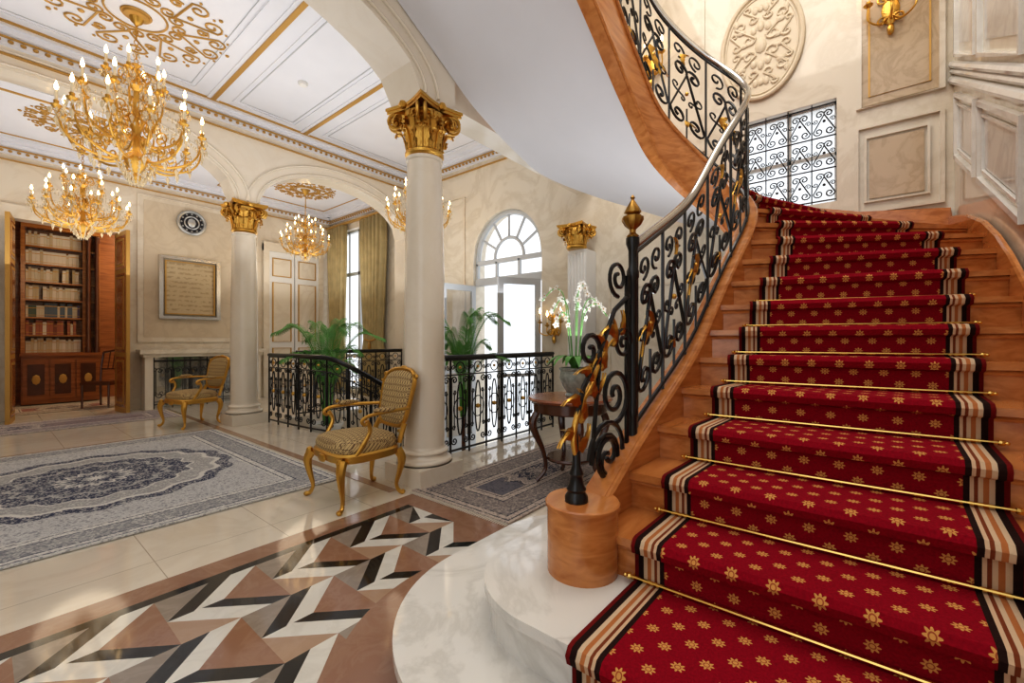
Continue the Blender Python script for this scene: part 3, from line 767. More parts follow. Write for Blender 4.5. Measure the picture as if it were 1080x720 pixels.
mb.tube([Pn(a,b) for a,b in spiral((.38,.63),.08,.012,0,1.7,30)],.010,6)
mb.tube([Pn(a,b) for a,b in [(0.,.18),(-.01,.3),(.05,.45),(.18,.6),(.3,.78),(LL-.04,.86)]],.012,6)
mb.tube([Pn(a,b) for a,b in spiral((LL-.14,.93),.085,.018,-pi/2,-1.5,28)],.010,6)
mb.tube([Pn(LL-.06,-.05),Pn(LL-.06,.95)],.012,6)
mb.obj('starting_scroll',IRON,rail,world=True)
g=MB()
pth=cr([Pn(.0,.17),Pn(-.02,.27),Pn(.03,.38),Pn(.12,.47),Pn(.2,.58),Pn(.3,.66)],5)
g.tube(pth,[.011,.014,.012,.013,.009,.007,.004],8)
for i,(u,h,a,l) in enumerate(((-.01,.2,1.0,.13),(0,.25,2.0,.12),(.02,.31,.3,.14),(.03,.36,1.6,.13),(.08,.42,.1,.13),(.12,.46,1.5,.14),(.17,.52,.1,.14),(.22,.58,1.2,.14),(.28,.62,.3,.13),(.0,.22,-.6,.12),(.1,.44,-.8,.13),(.2,.55,2.2,.11),(.3,.66,1.8,.12),(.34,.68,.0,.11))):
    leaf2(g,Pn,u,h,a,l,.025)
g.obj('gilt_acanthus',GOLD,rail,world=True,label='gilded acanthus spray')
rb=MB(); rb.ball((0,0,0),1,1,1); ro=rb.obj('rosette',GOLD); rme=ro.data; bpy.data.objects.remove(ro)
def level_rail(pts,label,H_=1.05,w=.30):
    P=Path(pts); mb=MB(); n=max(1,round(P.L/w)); w=P.L/n
    e=empty('balustrade',tuple(P.p[0]),label,'railing')
    for k in range(n):
        u0=k*w; Q=lambda u,h:P.at(u0+u,h)
        T_=lambda q,rr=.007:mb.tube([Q(a,b) for a,b in q],rr,5)
        T_([(0,0),(0,H_)],.012); cx=w/2
        circ=lambda c,rx,ry,n=18:[(c[0]+rx*cos(2*pi*i/n),c[1]+ry*sin(2*pi*i/n)) for i in range(n+1)]
        T_(circ((cx,.50),w*.16,.30),.009); T_(circ((cx,.50),w*.34,.12),.007); T_(circ((cx,H_-.09),w*.22,.06),.007)
        for s in (1,-1):
            T_(scroll((cx-s*w*.30,.15),w*.15,-s,pi if s>0 else 0,(cx-s*w*.30,.82),w*.15,-s,pi if s>0 else 0,1.3,16),.0085)
            T_(scroll((cx-s*w*.30,.30),w*.10,s,-pi/2,(cx-s*w*.30,.68),w*.10,-s,pi/2,1.0,12),.007)
            T_(spiral((cx-s*w*.36,H_-.09),w*.10,w*.02,0,s*1.3,12),.006)
        for h,r in ((.5,.028),(H_-.09,.018)):
            o=bpy.data.objects.new('rosette',rme); COL.objects.link(o); o.parent=e; o.location=Q(cx,h)-e.location; o.scale=(r,)*3
    mb.tube([P.at(P.L,0),P.at(P.L,H_)],.014)
    for h,r in ((.05,.013),(H_-.17,.009),(H_,.016)): mb.tube([P.at(P.L*i/40,h) for i in range(41)],r,6)
    mb.obj('ironwork',IRON,e,world=True)
    mb=MB(); mb.tube([P.at(P.L*i/40,H_+.025) for i in range(41)],.028,8); mb.obj('top_rail',IRON,e,world=True)
level_rail([V((2.93,3.44,0)),V((5.25,3.44,0))],'black wrought iron balustrade with gold rosettes over the entrance well')
level_rail([V((3.3,7.25,0)),V((5.42,7.25,0))],'black iron balustrade across the far side of the entrance well')
level_rail(cr([V((2.80,7.05,0)),V((2.82,6.5,0)),V((2.86,5.9,0)),V((2.98,5.5,-.03)),V((3.25,5.28,-.2)),V((3.75,5.22,-.5)),V((4.3,5.22,-.8))],6),'curved black iron balustrade descending beside the palm',1.02)
e=empty('entrance_steps',(2.9,4.6,-1.2),'pale marble steps descending to the entrance','steps')
for j in range(7):
    mb=MB(); mb.box(2.91+.28*j,2.91+.28*(j+1)+.02,4.15,5.15,-1.2,-.165*(j+1)); mb.obj('step',STEPM,e,smooth=False,world=True)
# ------------------------------------------------------------------ chandeliers
def chandelier():
    ch=empty('chandelier',(0,0,-50),'gilt bronze chandelier with lit candle bulbs and crystal drops','chandelier','hall chandeliers')
    mb=MB(); mb.lathe([(0,-.72),(.03,-.70),(.05,-.66),(.03,-.62),(.06,-.58),(.11,-.52),(.12,-.46),(.06,-.40),(.04,-.36),(.03,-.2),(.07,-.12),(.09,-.05),(.05,.02),(.03,.1),(.03,.25),(.08,.30),(.05,.36),(.02,.42),(.02,.5),(.05,.53),(0,.56)],16)
    for k in range(8):
        a=2*pi*k/8; d=V((cos(a),sin(a),0)); q=spiral((.10,.40),.08,.015,-pi/2,1.2,14); mb.tube([d*p[0]+V((0,0,p[1])) for p in q],.008,5)
        q=spiral((.16,-.1),.09,.015,pi/2,-1.2,14); mb.tube([d*p[0]+V((0,0,p[1])) for p in q],.008,5)
    mb.obj('stem',GOLD,ch)
    mb=MB(); z=.55
    while z<1.0: mb.tube([V((.02*cos(t),0,z+.02+.03*sin(t))) if int(z*20)%2 else V((0,.02*cos(t),z+.02+.03*sin(t))) for t in [2*pi*i/10 for i in range(10)]],.005,5,closed=True); z+=.05
    mb.obj('chain',GOLD,ch)
    cr_=MB()
    def drop(p,s): cr_.add([p+V((0,0,s*.6)),p+V((s*.4,0,0)),p+V((0,s*.4,0)),p+V((-s*.4,0,0)),p+V((0,-s*.4,0)),p-V((0,0,s*1.3))],[(0,1,2),(0,2,3),(0,3,4),(0,4,1),(5,2,1),(5,3,2),(5,4,3),(5,1,4)])
    for tier,(n,R,z0,zt,off) in enumerate(((12,.68,-.42,-.12,0),(8,.50,-.22,.14,.3),(6,.28,.05,.40,.1))):
        a_=MB(); pts=cr([(.06,0,z0),(R*.35,0,z0-.10),(R*.7,0,z0-.06),(R*.92,0,z0+.06),(R,0,zt-.05)],5)
        a_.tube(pts,[.018,.014,.012,.010],6); q=spiral((R*.5,z0+.02),.07,.012,-pi/2,1.3,16); a_.tube([(p[0],0,p[1]) for p in q],.009,5)
        q=spiral((R*.78,z0-.02),.05,.01,pi/2,1.3,14); a_.tube([(p[0],0,p[1]) for p in q],.008,5)
        a_.lathe([(.01,zt-.06),(.045,zt-.03),(.05,zt-.02),(.02,zt-.015),(.025,zt+.02),(.02,zt+.025)],10,(R,0,0))
        c_=MB(); c_.lathe([(.014,zt+.02),(.014,zt+.12),(.0,zt+.125)],8,(R,0,0))
        b_=MB(); b_.lathe([(.006,zt+.12),(.018,zt+.14),(.020,zt+.158),(.010,zt+.19),(0,zt+.215)],8,(R,0,0))
        first=None
        for k in range(n):
            an=2*pi*(k+off)/n
            if first is None:
                arm=a_.obj('arm',GOLD,ch); ca=c_.obj('candle',CAND,arm); bu=b_.obj('bulb',BULB,arm); first=arm
            else: arm=copytree(first,ch)
            arm.rotation_euler=(0,0,an)
            d=V((cos(an),sin(an),0))
            for j in range(8):
                t=2*pi*j/8; drop(d*R+V((.055*cos(t),.055*sin(t),zt-.07)),.034)
            drop(d*R+V((0,0,zt-.15)),.06); drop(d*R*.6+V((0,0,z0-.13)),.06); drop(d*R*.8+V((0,0,z0-.06)),.05)
            a2=2*pi*(k+1+off)/n; d2=V((cos(a2),sin(a2),0))
            for j in range(1,8):
                t=j/8; p=(d*R).lerp(d2*R,t)+V((0,0,zt-.07-.12*sin(pi*t))); drop(p,.024)
            for j in range(1,9):
                t=j/9; p=(d*R).lerp(V((0,0,0)),t)+V((0,0,(zt-.05)*(1-t)+(zt+.32)*t-.14*sin(pi*t))); drop(p,.022)
    for k in range(12):
        a=2*pi*k/12
        for j in range(7): drop(V((cos(a),sin(a),0))*(.20-.022*j)+V((0,0,-.50-.035*j)),.036)
    o=cr_.obj('crystals',CRY,ch,smooth=False,label='hanging crystal drops and swags'); o['kind']='stuff'
    return ch
ch=chandelier()
C1=(1.02,5.82,3.60); C2=(.95,8.85,3.32); C3=(4.24,8.9,3.42); C4=(4.45,5.5,3.45)
ch.location=C1; ch.scale=(.84,.84,.98)
ch['label']='large gilt and crystal chandelier over the medallion rug'
place(ch,C2,.2,.76,'gilt and crystal chandelier before the library doorway')
place(ch,C3,.3,.68,'gilt chandelier before the curtained window'); place(ch,C4,.1,.74,'gilt chandelier over the entrance well')
def extra_chain(c,z1,s):
    mb=MB(); z=c[2]+.9*s
    mb.tube([(c[0],c[1],z),(c[0],c[1],z1)],.008,6); mb.lathe([(.01,-.12),(.05,-.08),(.07,-.02),(.09,0)],12,(c[0],c[1],z1))
    e=empty('ceiling_hook',(c[0],c[1],z1),'gilded ceiling canopy holding a chandelier','ceiling canopy'); mb.obj('canopy',GOLD,e,world=True)
extra_chain(C1,CZ,.9); extra_chain(C2,4.4,.74); extra_chain(C3,4.4,.66); extra_chain(C4,CZ,.72)
def rosette(c,z,R):
    mb=MB()
    for k in range(8):
        a=2*pi*k/8; d=V((cos(a),sin(a),0)); s=V((-sin(a),cos(a),0))
        for sg in (1,-1):
            q=scroll((R*.42,sg*R*.08),R*.09,sg,-sg*pi/2,(R*.80,sg*R*.14),R*.12,-sg,sg*pi/2,1.3,14)
            mb.tube([V((*c,z-.006))+d*p[0]+s*p[1] for p in q],.011,5)
            q=spiral((R*.62,sg*R*.24),R*.07,R*.015,0,sg*1.3,14); mb.tube([V((*c,z-.006))+d*p[0]+s*p[1] for p in q],.009,5)
        mb.ball(V((*c,z-.006))+d*R*.62,.03,.03,.015); mb.ball(V((*c,z-.006))+d*R*.98,.022,.022,.015)
        for t in (-.3,0,.3): mb.ball(V((*c,z-.006))+(d+s*t)*R*.9,.016,.016,.012,n=6)
    for r in (.14,.30): mb.tube([V((*c,z-.006))+V((R*r*cos(t),R*r*sin(t),0)) for t in [2*pi*i/40 for i in range(40)]],.011,5,closed=True)
    mb.lathe([(.05,-.05),(.12*R,-.03),(.14*R,0)],16,(*c,z))
    e=empty('ceiling_rosette',(*c,z),'gilded plaster scrollwork rosette on the ceiling','ceiling rosette'); mb.obj('scroll_relief',GOLDP,e,world=True)
rosette(C1[:2],CZ,.84); rosette(C2[:2],4.4,.62); rosette(C3[:2],4.4,.6)
def sconce(loc,rz,sc,label):
    e=empty('wall_sconce',loc,label,'sconce','gilt wall sconces',rz); e.scale=(sc,)*3
    mb=MB(); mb.ball((.015,0,0),.02,.07,.16) 
    for s in (1,-1):
        for zz in (.12,-.1): mb.tube([(.025,s*p[0],p[1]) for p in spiral((.06,zz),.05,.01,pi,1.3*(1 if zz>0 else -1),16)],.009,5)
    mb.ball((.03,0,-.2),.03,.03,.06); mb.obj('backplate',GOLD,e)
    for y,x,zt in ((-.17,.13,.02),(0,.2,-.03),(.17,.13,.02)):
        a=MB(); a.tube(cr([(.02,0,-.05),(x*.5,y*.5,-.14),(x,y,-.1),(x,y,zt)],5),.009,6); a.lathe([(.01,0),(.035,.02),(.04,.03),(.015,.035),(.018,.06)],10,(x,y,zt))
        ar=a.obj('arm',GOLD,e)
        a=MB(); a.lathe([(.012,.06),(.012,.14),(0,.145)],8,(x,y,zt)); a.obj('candle',CAND,ar)
        a=MB(); a.lathe([(.004,.145),(.014,.165),(.015,.18),(.007,.21),(0,.23)],8,(x,y,zt)); a.obj('bulb',BULB,ar)
sconce((XW-.01,-.28,4.5),pi,1.0,'gilt wall sconce with lit candle bulbs above the marble panel')
sconce((XW-.01,2.1,4.9),pi,1.1,'gilt wall sconce with lit bulbs beside the upper railing')
sconce((XW-.01,3.62,1.5),pi,1.1,'gilt wall sconce by the entrance doorway')
RELM=marble('relief_stone',(.78,.69,.54),(.64,.54,.39),3,.45,amt=.15)
e=empty('oval_relief',(XW-.03,.83,4.63),'cream carved oval plaster medallion','relief')
mb=MB()
ov=lambda a,b,x,n=48:[(XW-x,.83+a*cos(2*pi*i/n),4.63+b*sin(2*pi*i/n)) for i in range(n)]
mb.tube(ov(.40,.60,.028),.024,8,closed=True); mb.tube(ov(.36,.55,.024),.009,6,closed=True); mb.obj('rim',RELM,e,world=True)
mb=MB(); P=ov(.39,.59,.02); mb.add(P,[tuple(range(len(P)))]) 
AP=lambda u,h:V((XW-.028,.83+u,4.63+h))
for s in (1,-1):
    for t in (1,-1):
        for (cx0,cz0,r0,cx1,cz1,r1) in ((.12,.10,.07,.20,.28,.06),(.08,.32,.05,.13,.44,.04),(.25,.06,.05,.27,.20,.035)):
            q=scroll((s*cx0,t*cz0),r0,-s*t,pi if s>0 else 0,(s*cx1,t*cz1),r1,s*t,0 if s>0 else pi,1.0,12)
            mb.tube([AP(a,b) for a,b in q],[.006,.013,.013,.006],5)
        for (u,h,a,l) in ((.05,.15,1.1,.12),(.16,.2,.5,.1),(.04,.38,1.2,.1),(.24,.3,1.3,.09),(.12,.04,.3,.12)):
            mb.ball(AP(s*u+s*l*.4*cos(a),t*(h+l*.4*sin(a))),.012,.02+.03*abs(cos(a)),.02+.03*abs(sin(a)))
mb.ball(AP(0,0),.02,.06,.09); mb.ball(AP(0,.22),.016,.035,.06); mb.ball(AP(0,-.22),.016,.035,.06); mb.ball(AP(0,.42),.014,.03,.04); mb.ball(AP(0,-.42),.014,.03,.04)
mb.obj('carved_field',RELM,e,world=True)
e=empty('picture',(2.64,YN-.03,2.3),'large pale silvery gold plaque in a mirrored silver frame','picture')
mb=MB(); mb.box(2.22,3.06,YN-.05,YN-.03,1.77,2.83)
TAP,nt,b=newmat('pale_gold_plaque'); Nn=NT(nt); s_=Nn.sep(Nn.tc()); rowf=Nn.m('SINE',Nn.m('MULTIPLY',s_[2],70.)); vv=Nn.tex('ShaderNodeTexNoise',Nn.tc(),22,Detail=4)[0]
f_=Nn.m('MULTIPLY',Nn.m('GREATER_THAN',rowf,.2),Nn.m('GREATER_THAN',vv,.5)); c=Nn.mix(Nn.m('MULTIPLY',f_,.6),(.54,.43,.27),(.32,.23,.12)); nt.links.new(c,b.inputs['Base Color']); b.inputs['Roughness'].default_value=.35; b.inputs['Metallic'].default_value=.3
mb.obj('canvas',TAP,e,smooth=False,world=True)
mb=MB(); mb.tube([(2.17,YN-.05,1.72),(3.11,YN-.05,1.72),(3.11,YN-.05,2.88),(2.17,YN-.05,2.88)],.06,4,0,closed=True,rot=pi/4); mb.obj('frame',mat('silver_frame',(.60,.58,.54),.2,.8),e,smooth=False,world=True)
mb=MB(); mb.tube([(2.24,YN-.07,1.79),(3.04,YN-.07,1.79),(3.04,YN-.07,2.81),(2.24,YN-.07,2.81)],.018,4,0,closed=True,rot=pi/4); mb.obj('inner_moulding',GOLDP,e,smooth=False,world=True)
e=empty('round_wall_plaque',(2.66,YN-.03,3.62),'round dark wall medallion in a pale ring','wall plaque')
cir=lambda r,y,n=32:[(2.66+r*cos(2*pi*i/n),y,3.62+r*sin(2*pi*i/n)) for i in range(n)]
mb=MB(); mb.tube(cir(.22,YN-.05),.03,8,closed=True); mb.obj('ring',mat('pewter_ring',(.45,.45,.43),.3,.8),e,world=True)
mb=MB(); P=cir(.22,YN-.05); mb.add(P,[tuple(range(32))]); mb.obj('disc',mat('black_disc',(.02,.02,.025),.3),e,world=True)
mb=MB(); mb.tube(cir(.12,YN-.06),.012,6,closed=True)
for k in range(12): a=pi*k/6; mb.ball((2.66+.17*cos(a),YN-.06,3.62+.17*sin(a)),.018,.01,.018)
mb.ball((2.66,YN-.06,3.62),.07,.02,.09); mb.obj('relief_figure',mat('pewter',(.5,.5,.48),.3,.8),e,world=True)
e=empty('console_shelf',(2.75,YN-.2,0),'wide marble console shelf with mirror and scrolled iron front','console')
mb=MB(); mb.box(1.80,3.9,YN-.42,YN-.04,1.02,1.1); mb.box(1.85,3.85,YN-.38,YN-.05,.96,1.02); mb.obj('shelf',STAIRW,e,smooth=False,world=True)
for xx in (1.88,3.70):
    mb=MB(); mb.box(xx,xx+.12,YN-.34,YN-.05,0,.96); mb.obj('pier',COLM,e,smooth=False,world=True)
P=Path([V((2.02,YN-.3,0)),V((3.68,YN-.3,0))]); mb=MB() 
for k in range(6):
    wd=1.66/6
    for s in (1,-1):
        q=scroll((wd/2-s*.06,.25),.055,-s,pi if s>0 else 0,(wd/2-s*.06,.7),.055,-s,pi if s>0 else 0,1.1,12); mb.tube([P.at(wd*k+a,b_) for a,b_ in q],.009,5)
    mb.tube([P.at(wd*k,0),P.at(wd*k,.95)],.01,5)
for h in (.08,.88): mb.tube([P.at(0,h),P.at(1.66,h)],.012,5)
mb.obj('iron_front',IRON,e,world=True)
mb=MB(); mb.box(2.01,3.69,YN-.1,YN-.08,0,.96); mb.obj('mirror_back',mat('mirror',(.65,.65,.62),.06,.85),e,smooth=False,world=True)
mb=MB(); mb.lathe([(.06,0),(.06,-.02),(.045,-.04),(0,-.045)],20); o=mb.obj('smoke_detector',WP,loc=(2.66,5.65,CZ)); tag(o,'small white ceiling smoke detector','smoke detector')
# ------------------------------------------------------------------ armchairs
def armchair():
    e=empty('armchair',(0,0,-40),'gilded rococo armchair upholstered in gold patterned fabric','chair','gilded hall armchairs')
    seat=[]
    for k in range(28):
        a=2*pi*k/28; c,s=cos(a),sin(a); x=.27*abs(c)**.6*(1 if c>0 else -1); y=abs(s)**.6*(1 if s>0 else -1)*(.27+.05*(x/.27*.5+.5)); seat.append((x,y))
    mb=MB(); mb.puff(seat,[(.96,.40),(1,.42),(1,.46),(.95,.49),(.8,.51),(.4,.53),(.05,.535)],lambda a,b,h:(a,b,h)); mb.obj('seat',FAB,e)
    mb=MB(); mb.puff(seat,[(1.0,.345),(1.04,.35),(1.05,.40),(1.0,.415)],lambda a,b,h:(a,b,h))
    mb.ball((.285,0,.365),.02,.07,.035) 
    for s in (1,-1): mb.ball((.27,s*.27,.37),.03,.03,.035)
    mb.obj('seat_rail',GOLD,e)
    lx=[(.25,.27,1,1),(.25,-.27,1,-1),(-.24,.21,-1,1),(-.24,-.21,-1,-1)]
    for x,y,sx,sy in lx:
        mb=MB(); p=cr([(x,y,.37),(x+.025*sx,y+.025*sy,.30),(x+.015*sx,y+.015*sy,.2),(x-.005*sx,y-.005*sy,.09),(x+.01*sx,y+.01*sy,.03),(x+.04*sx,y+.03*sy,.015)],4)
        mb.tube(p,[.04,.035,.024,.015,.016,.02],8); mb.ball((x+.035*sx,y+.025*sy,.02),.024,.022,.02); mb.obj('leg',GOLD,e)
    bo=[]
    for k in range(40):
        a=2*pi*k/40; c,s=cos(a),sin(a); w=.235*abs(c)**.5*(1 if c>0 else -1); h=.225*abs(s)**.5*(1 if s>0 else -1)
        if s>0: h+=.03*cos(w/.235*pi*.5)
        w*=1+.12*(h/.235)-.05*(1-(h/.25)**2); bo.append((w,h))
    F=lambda a,b,h:(-.29-(b+.25)*.24+h-.04*(1-(a/.25)**2)*.6,a,.755+b)
    mb=MB(); mb.puff(bo,[(.92,-.03),(.95,-.02),(.95,.01),(.85,.03),(.5,.045),(.05,.05)],F); mb.obj('backrest',FAB,e)
    mb=MB(); mb.tube([F(a,b,.0) for a,b in bo],.020,8,closed=True); mb.ball(F(0,.26,.0),.022,.05,.026)
    for s in (1,-1):
        mb.tube([F(s*.2,-.19,0),(-.25,s*.22,.42)],.022,8); mb.ball(F(s*.235,.2,0),.022,.028,.026)
    mb.obj('back_frame',GOLD,e)
    for s in (1,-1):
        mb=MB(); p=cr([F(s*.225,-.06,0),(-.2,s*.275,.70),(-.05,s*.31,.70),(.08,s*.325,.69),(.13,s*.33,.66),(.105,s*.33,.63),(.08,s*.325,.655)],5); mb.tube(p,.014,8)
        p=cr([(.09,s*.328,.66),(.06,s*.32,.58),(.11,s*.31,.48),(.16,s*.29,.40)],5); mb.tube(p,.016,8)
        ar=mb.obj('arm',GOLD,e); mb=MB(); mb.ball((-.07,s*.305,.722),.10,.028,.022,n=12); mb.obj('arm_pad',FAB,ar)
    return e
ac=armchair(); ac.location=(1.92,3.15,.0); ac.rotation_euler=(0,0,pi-.08); ac['label']='gilded rococo armchair with gold patterned fabric beside the column'
place(ac,(2.0,7.75,0),pi+.25,1,'gilded armchair with gold patterned upholstery near the console')
# ------------------------------------------------------------------ table + orchid
TX,TY,RZ=3.25,1.95,.017
e=empty('side_table',(TX,TY,RZ),'round dark wooden table with carved legs','table')
mb=MB(); mb.lathe([(.0,.71),(.34,.71),(.36,.72),(.37,.735),(.36,.75),(0,.75)],36); mb.obj('table_top',wood('red_mahogany',(.20,.06,.03),(.36,.12,.05)),e)
mb=MB(); mb.lathe([(.31,.62),(.32,.63),(.32,.71),(.0,.71)],32); mb.obj('apron',DARKW,e)
for k in range(4):
    a=pi/4+k*pi/2; d=V((cos(a),sin(a),0)); mb=MB(); mb.tube(cr([d*.28+V((0,0,.64)),d*.33+V((0,0,.5)),d*.24+V((0,0,.28)),d*.22+V((0,0,.12)),d*.30+V((0,0,.02))],5),[.03,.035,.02,.018,.02],8); mb.obj('leg',DARKW,e)
mb=MB(); mb.lathe([(0,.2),(.2,.2),(.21,.215),(.2,.23),(0,.23)],28); mb.obj('lower_shelf',DARKW,e)
e=empty('potted_orchid',(TX+.05,TY-.02,.752+RZ),'white orchids in a glazed grey-green pot on the round table','plant')
mb=MB(); mb.lathe([(.08,0),(.085,.01),(.07,.03),(.11,.09),(.135,.16),(.125,.22),(.14,.24),(.14,.25),(.12,.25),(.11,.22)],28); mb.obj('pot',POTD,e)
mb=MB(); mb.lathe([(.0,.22),(.11,.215)],16) 
for k in range(14):
    a=2*pi*k/14+random.random()*.3; d=V((cos(a),sin(a),0)); l=.16+.1*random.random()
    mb.blade(cr([V((0,0,.22)),d*l*.5+V((0,0,.34)),d*l+V((0,0,.33)),d*l*1.3+V((0,0,.27))],4),lambda t:.028*sin(pi*min(1,t*.9+.1)),V((-sin(a),cos(a),0)),0,.3)
mb.obj('leaves',LEAF,e)
st=MB(); fl=MB()
for k in range(7):
    a=2*pi*k/7+.4; d=V((cos(a),sin(a),0)); hgt=.62+.28*random.random()
    p=cr([d*.03+V((0,0,.22)),d*.05+V((0,0,.45)),d*.09+V((0,0,hgt)),d*.18+V((0,0,hgt+.09)),d*.29+V((0,0,hgt-.02))],7); st.tube(p,.0045,5)
    for j in range(6):
        q=p[-1-j*3]; n=(d+V((random.uniform(-.8,.8),random.uniform(-.8,.8),random.uniform(-.2,.4)))).normalized(); q=q+n*.02
        u=n.orthogonal().normalized(); w_=n.cross(u)
        for m_ in range(5):
            t=2*pi*m_/5; dd=(u*cos(t)+w_*sin(t)); ss=n.cross(dd)
            fl.add([q,q+dd*.018+ss*.012+n*.004,q+dd*.033,q+dd*.018-ss*.012+n*.004],[(0,1,2,3)])
        fl.ball(q+n*.004,.006,m=1,n=6)
st.obj('stems',LEAF,e); fl.obj('blossoms',[PETAL,GOLDP],e,smooth=False)
def palm(loc,label,sc,nf=18,pot=POTW,LR=.55,trunk=0):
    e=empty('potted_palm',loc,label,'plant'); e.scale=(sc,)*3
    mb=MB(); mb.lathe([(.12,0),(.13,.02),(.17,.25),(.19,.28),(.19,.31),(.16,.31),(.15,.27)],24); mb.obj('pot',pot,e)
    if trunk:
        mb=MB(); mb.tube([(0,0,.2),(.01,0,.28+trunk*.5),(0,0,.3+trunk)],[.03,.025,.02],8); mb.obj('trunk',DARKW,e)
    mb=MB(); mb.lathe([(0,.27),(.15,.27)],12); zb=.28+trunk
    for k in range(nf):
        a=2*pi*k/nf*2.4+random.random()*.3; d=V((cos(a),sin(a),0)); L=LR*(.5+.8*random.random()); up=.65+.6*random.random()
        p=cr([V((0,0,zb))+d*.03,d*L*.22+V((0,0,zb+up*.65)),d*L*.6+V((0,0,zb+up*1.0)),d*L*1.1+V((0,0,zb+up*.95))],10)
        mb.tube(p,[.007,.005,.002],5)
        for j in range(9,len(p)-1):
            t=j/(len(p)-1); s=V((-sin(a),cos(a),0)); tg=(p[j+1]-p[j]).normalized()
            for sg in (1,-1):
              for hh in (0,.5):
                b0=p[j].lerp(p[j+1],hh); ll=.20*sin(pi*min(1,.22+t*.74)); dirv=(s*sg*.6+tg*1.0).normalized()
                mb.blade([b0,b0+dirv*ll*.4+V((0,0,.01)),b0+dirv*ll*.8-V((0,0,.01)),b0+dirv*ll-V((0,0,.04))],lambda q:.0055*sin(pi*min(1,q*.85+.15)),tg,0,0)
    mb.obj('fronds',LEAF,e)
PALMS=((3.35,6.35,-.40,1.30,18,POTW,.50,0,'lush green potted palm behind the curved balustrade'),(3.85,3.88,-.95,1.1,15,POTD,.42,.85,'tall green palm rising from the entrance well'))
for (x,y,z1,s_,nf,pt,LR,tr,lb) in PALMS:
    palm((x,y,z1),lb,s_,nf,pt,LR,tr)
    mb=MB(); mb.box(-.24,.24,-.24,.24,-1.2,z1-.04); mb.box(-.26,.26,-.26,.26,z1-.04,z1); o=mb.obj('pedestal',STEPM,smooth=False,loc=(x,y,0)); tag(o,'pale marble plant pedestal in the entrance well','pedestal')
# ------------------------------------------------------------------ library
BX0,BX1,BY=.50,1.62,12.9
e=empty('bookcase',((BX0+BX1)/2,BY,0),'tall mahogany bookcase with lower cabinet doors','bookcase')
mb=MB(); mb.box(BX0,BX1,BY+.1,BY+.15,0,3.6)
for x in (BX0,1.36,BX1-.06): mb.box(x,x+.06,BY-.22,BY+.1,1.0,3.6)
mb.box(BX0,BX1,BY-.25,BY+.1,3.5,3.75); mb.box(BX0-.03,BX1+.03,BY-.3,BY+.1,3.68,3.75)
shz=[1.02+.355*k for k in range(7)]
for z in shz: mb.box(BX0,BX1,BY-.2,BY+.1,z-.02,z+.01)
mb.obj('carcass',wood('golden_shelf_wood',(.28,.10,.025),(.46,.20,.055)),e,smooth=False,world=True)
mb=MB(); mb.box(BX0,BX1,BY-.38,BY+.1,.02,1.0); mb.box(BX0-.02,BX1+.02,BY-.42,BY+.1,.96,1.02); mb.obj('lower_cabinet',WOODB,e,smooth=False,world=True)
for k in range(3):
    x0=BX0+.02+k*.365; mb=MB(); mb.box(x0,x0+.345,BY-.41,BY-.38,.1,.9); mb.box(x0+.06,x0+.285,BY-.42,BY-.40,.2,.8,1); mb.ball((x0+.172,BY-.425,.5),.06,.01,.1,2)
    mb.obj('door',[WOODB,DARKW,GOLDP],e,smooth=False,world=True)
for x in (1.44,1.57):
    mb=MB(); mb.lathe([(.05,0),(.05,.1),(.037,.12),(.034,2.3),(.045,2.35),(.05,2.45)],14,(x,BY-.27,1.02)); mb.obj('pilaster',DARKW,e,world=True)
cols=[(.55,.5,.42),(.6,.56,.48),(.35,.12,.07),(.08,.12,.10),(.12,.09,.2),(.5,.42,.3),(.2,.06,.04),(.65,.6,.55),(.1,.14,.2)]
bms=[]
bm=[mat('book_cover_%s'%('abcdefghi'[i]),c,.5) for i,c in enumerate(cols)]
PAGE=mat('pages',(.75,.7,.6),.8)
for i in range(9):
    hh=.23+.03*(i%3); ww=.032+.006*(i%4); b=MB()
    b.box(-ww/2,ww/2,0,.14,0,hh,0); b.box(-ww/2+.004,ww/2-.004,.005,.143,.004,hh+.001,1); b.box(-ww/2-.001,ww/2+.001,-.004,.002,0,hh,0)
    b.box(-ww/2-.002,ww/2+.002,-.006,0,hh*.75,hh*.8,2); b.box(-ww/2-.002,ww/2+.002,-.006,0,hh*.15,hh*.18,2)
    o=b.obj('book',[bm[i],PAGE,GOLDP],smooth=False); bms.append((o.data,ww,hh)); bpy.data.objects.remove(o)
cn=0
for si,z in enumerate(shz):
    x=BX0+.07
    pal=[(0,1,7,5),(2,7,0,6),(3,0,4,8),(1,0,5,7),(0,1,5,7),(0,1,7,5),(1,0,7,5)][si]
    while x<1.31:
        i=random.choice(pal); me,ww,hh=bms[i]
        if cn<290:
            o=bpy.data.objects.new('book',me); COL.objects.link(o); o.location=(x+ww/2,BY-.14,z+.0105)
            tag(o,['cream bound','ivory bound','red leather','dark green','violet bound','tan bound','dark brown leather','white bound','navy bound'][i]+' book standing upright on the bookcase shelf','book','books on the library shelves'); cn+=1
        x+=ww+.004+(.05 if random.random()<.04 else 0)
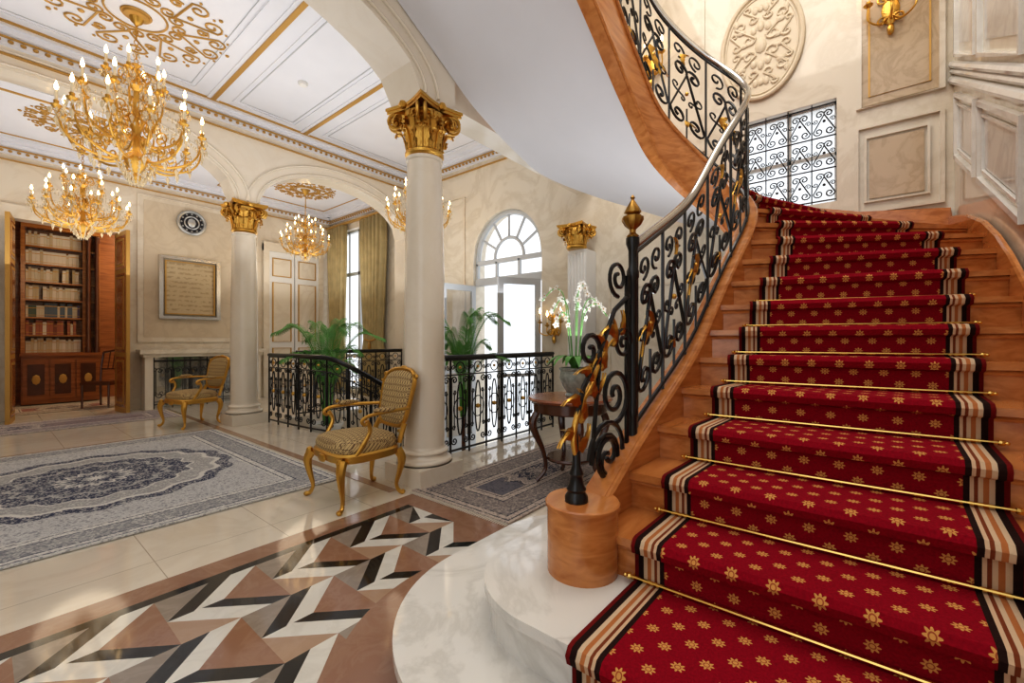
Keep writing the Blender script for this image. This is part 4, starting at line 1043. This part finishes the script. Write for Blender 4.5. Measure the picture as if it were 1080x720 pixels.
def dining_chair(loc,rz):
    e=empty('side_chair',loc,'dark wooden side chair on the library floor','chair',None,rz)
    mb=MB(); mb.puff([(.22,.24),(-.2,.2),(-.2,-.2),(.22,-.24)],[(1,.42),(1,.46),(.9,.49)],lambda a,b,h:(a,b,h)); mb.obj('seat',DARKW,e)
    for x,y in ((.2,.21),(.2,-.21),(-.2,.18),(-.2,-.18)): mb=MB(); mb.tube([(x,y,.43),(x*1.05,y,.0)],[.022,.015],8); mb.obj('leg',DARKW,e)
    mb=MB()
    for s in (1,-1): mb.tube([(-.2,s*.18,.44),(-.24,s*.19,.75),(-.3,s*.19,1.02)],.018,8)
    mb.tube([(-.3,-.19,1.02),(-.32,0,1.06),(-.3,.19,1.02)],.022,8); mb.tube([(-.23,-.18,.7),(-.24,.18,.7)],.014,6)
    for y in (-.08,0,.08): mb.tube([(-.235,y,.7),(-.31,y,1.04)],.01,6)
    mb.obj('backrest',DARKW,e)
dining_chair((1.48,11.15,.017),-pi/2-.7)
# ------------------------------------------------------------------ lights
w=bpy.data.worlds.new('world'); SC.world=w; w.use_nodes=True
w.node_tree.nodes['Background'].inputs[0].default_value=(.93,.96,1,1); w.node_tree.nodes['Background'].inputs[1].default_value=1.15
def pl(loc,p,col=(1,.82,.58),r=.3):
    l=bpy.data.lights.new('lamp_light','POINT'); l.energy=p; l.color=col; l.shadow_soft_size=r
    o=bpy.data.objects.new('lamp_light',l); COL.objects.link(o); o.location=loc; return o
def ar(loc,rot,sx,sy,p,col=(1,.95,.87)):
    l=bpy.data.lights.new('fill_light','AREA'); l.shape='RECTANGLE'; l.size=sx; l.size_y=sy; l.energy=p; l.color=col
    o=bpy.data.objects.new('fill_light',l); COL.objects.link(o); o.location=loc; o.rotation_euler=rot; return o
pl((C1[0],C1[1],3.3),9,r=.6); pl((C2[0],C2[1],3.0),14,r=.5); pl((C3[0],C3[1],3.0),14,r=.5); pl((C4[0],C4[1],3.0),12,r=.5)
ar((2.4,11.9,3.85),(0,radians(25),0),1.0,1.4,75,(1,.80,.52))  # warm fill added out of view to brighten the library
UP=(.95,.97,1)
ar((.9,5.3,2.4),(pi,0,0),3.8,2.8,38,UP); ar((.9,8.9,2.4),(pi,0,0),3.5,1.8,28,UP); ar((4.2,8.9,2.2),(pi,0,0),1.6,1.6,13,UP); ar((4.2,5.3,2.0),(pi,0,0),2,2.4,20,UP)  # added unseen upward fills that brighten the hall and entrance well ceilings
ar((3.6,1.6,1.3),(pi,0,0),1.6,1.0,15,UP)  # added upward fill, no fixture, to whiten the stair soffit
ar((2.4,1.0,6.8),(0,0,0),4,2.4,125)  # unseen overhead fill added to brighten the stairwell
SC.view_settings.view_transform='Standard'
try: SC.view_settings.look='Medium High Contrast'
except Exception as ex: print(ex)
SC.view_settings.exposure=.14
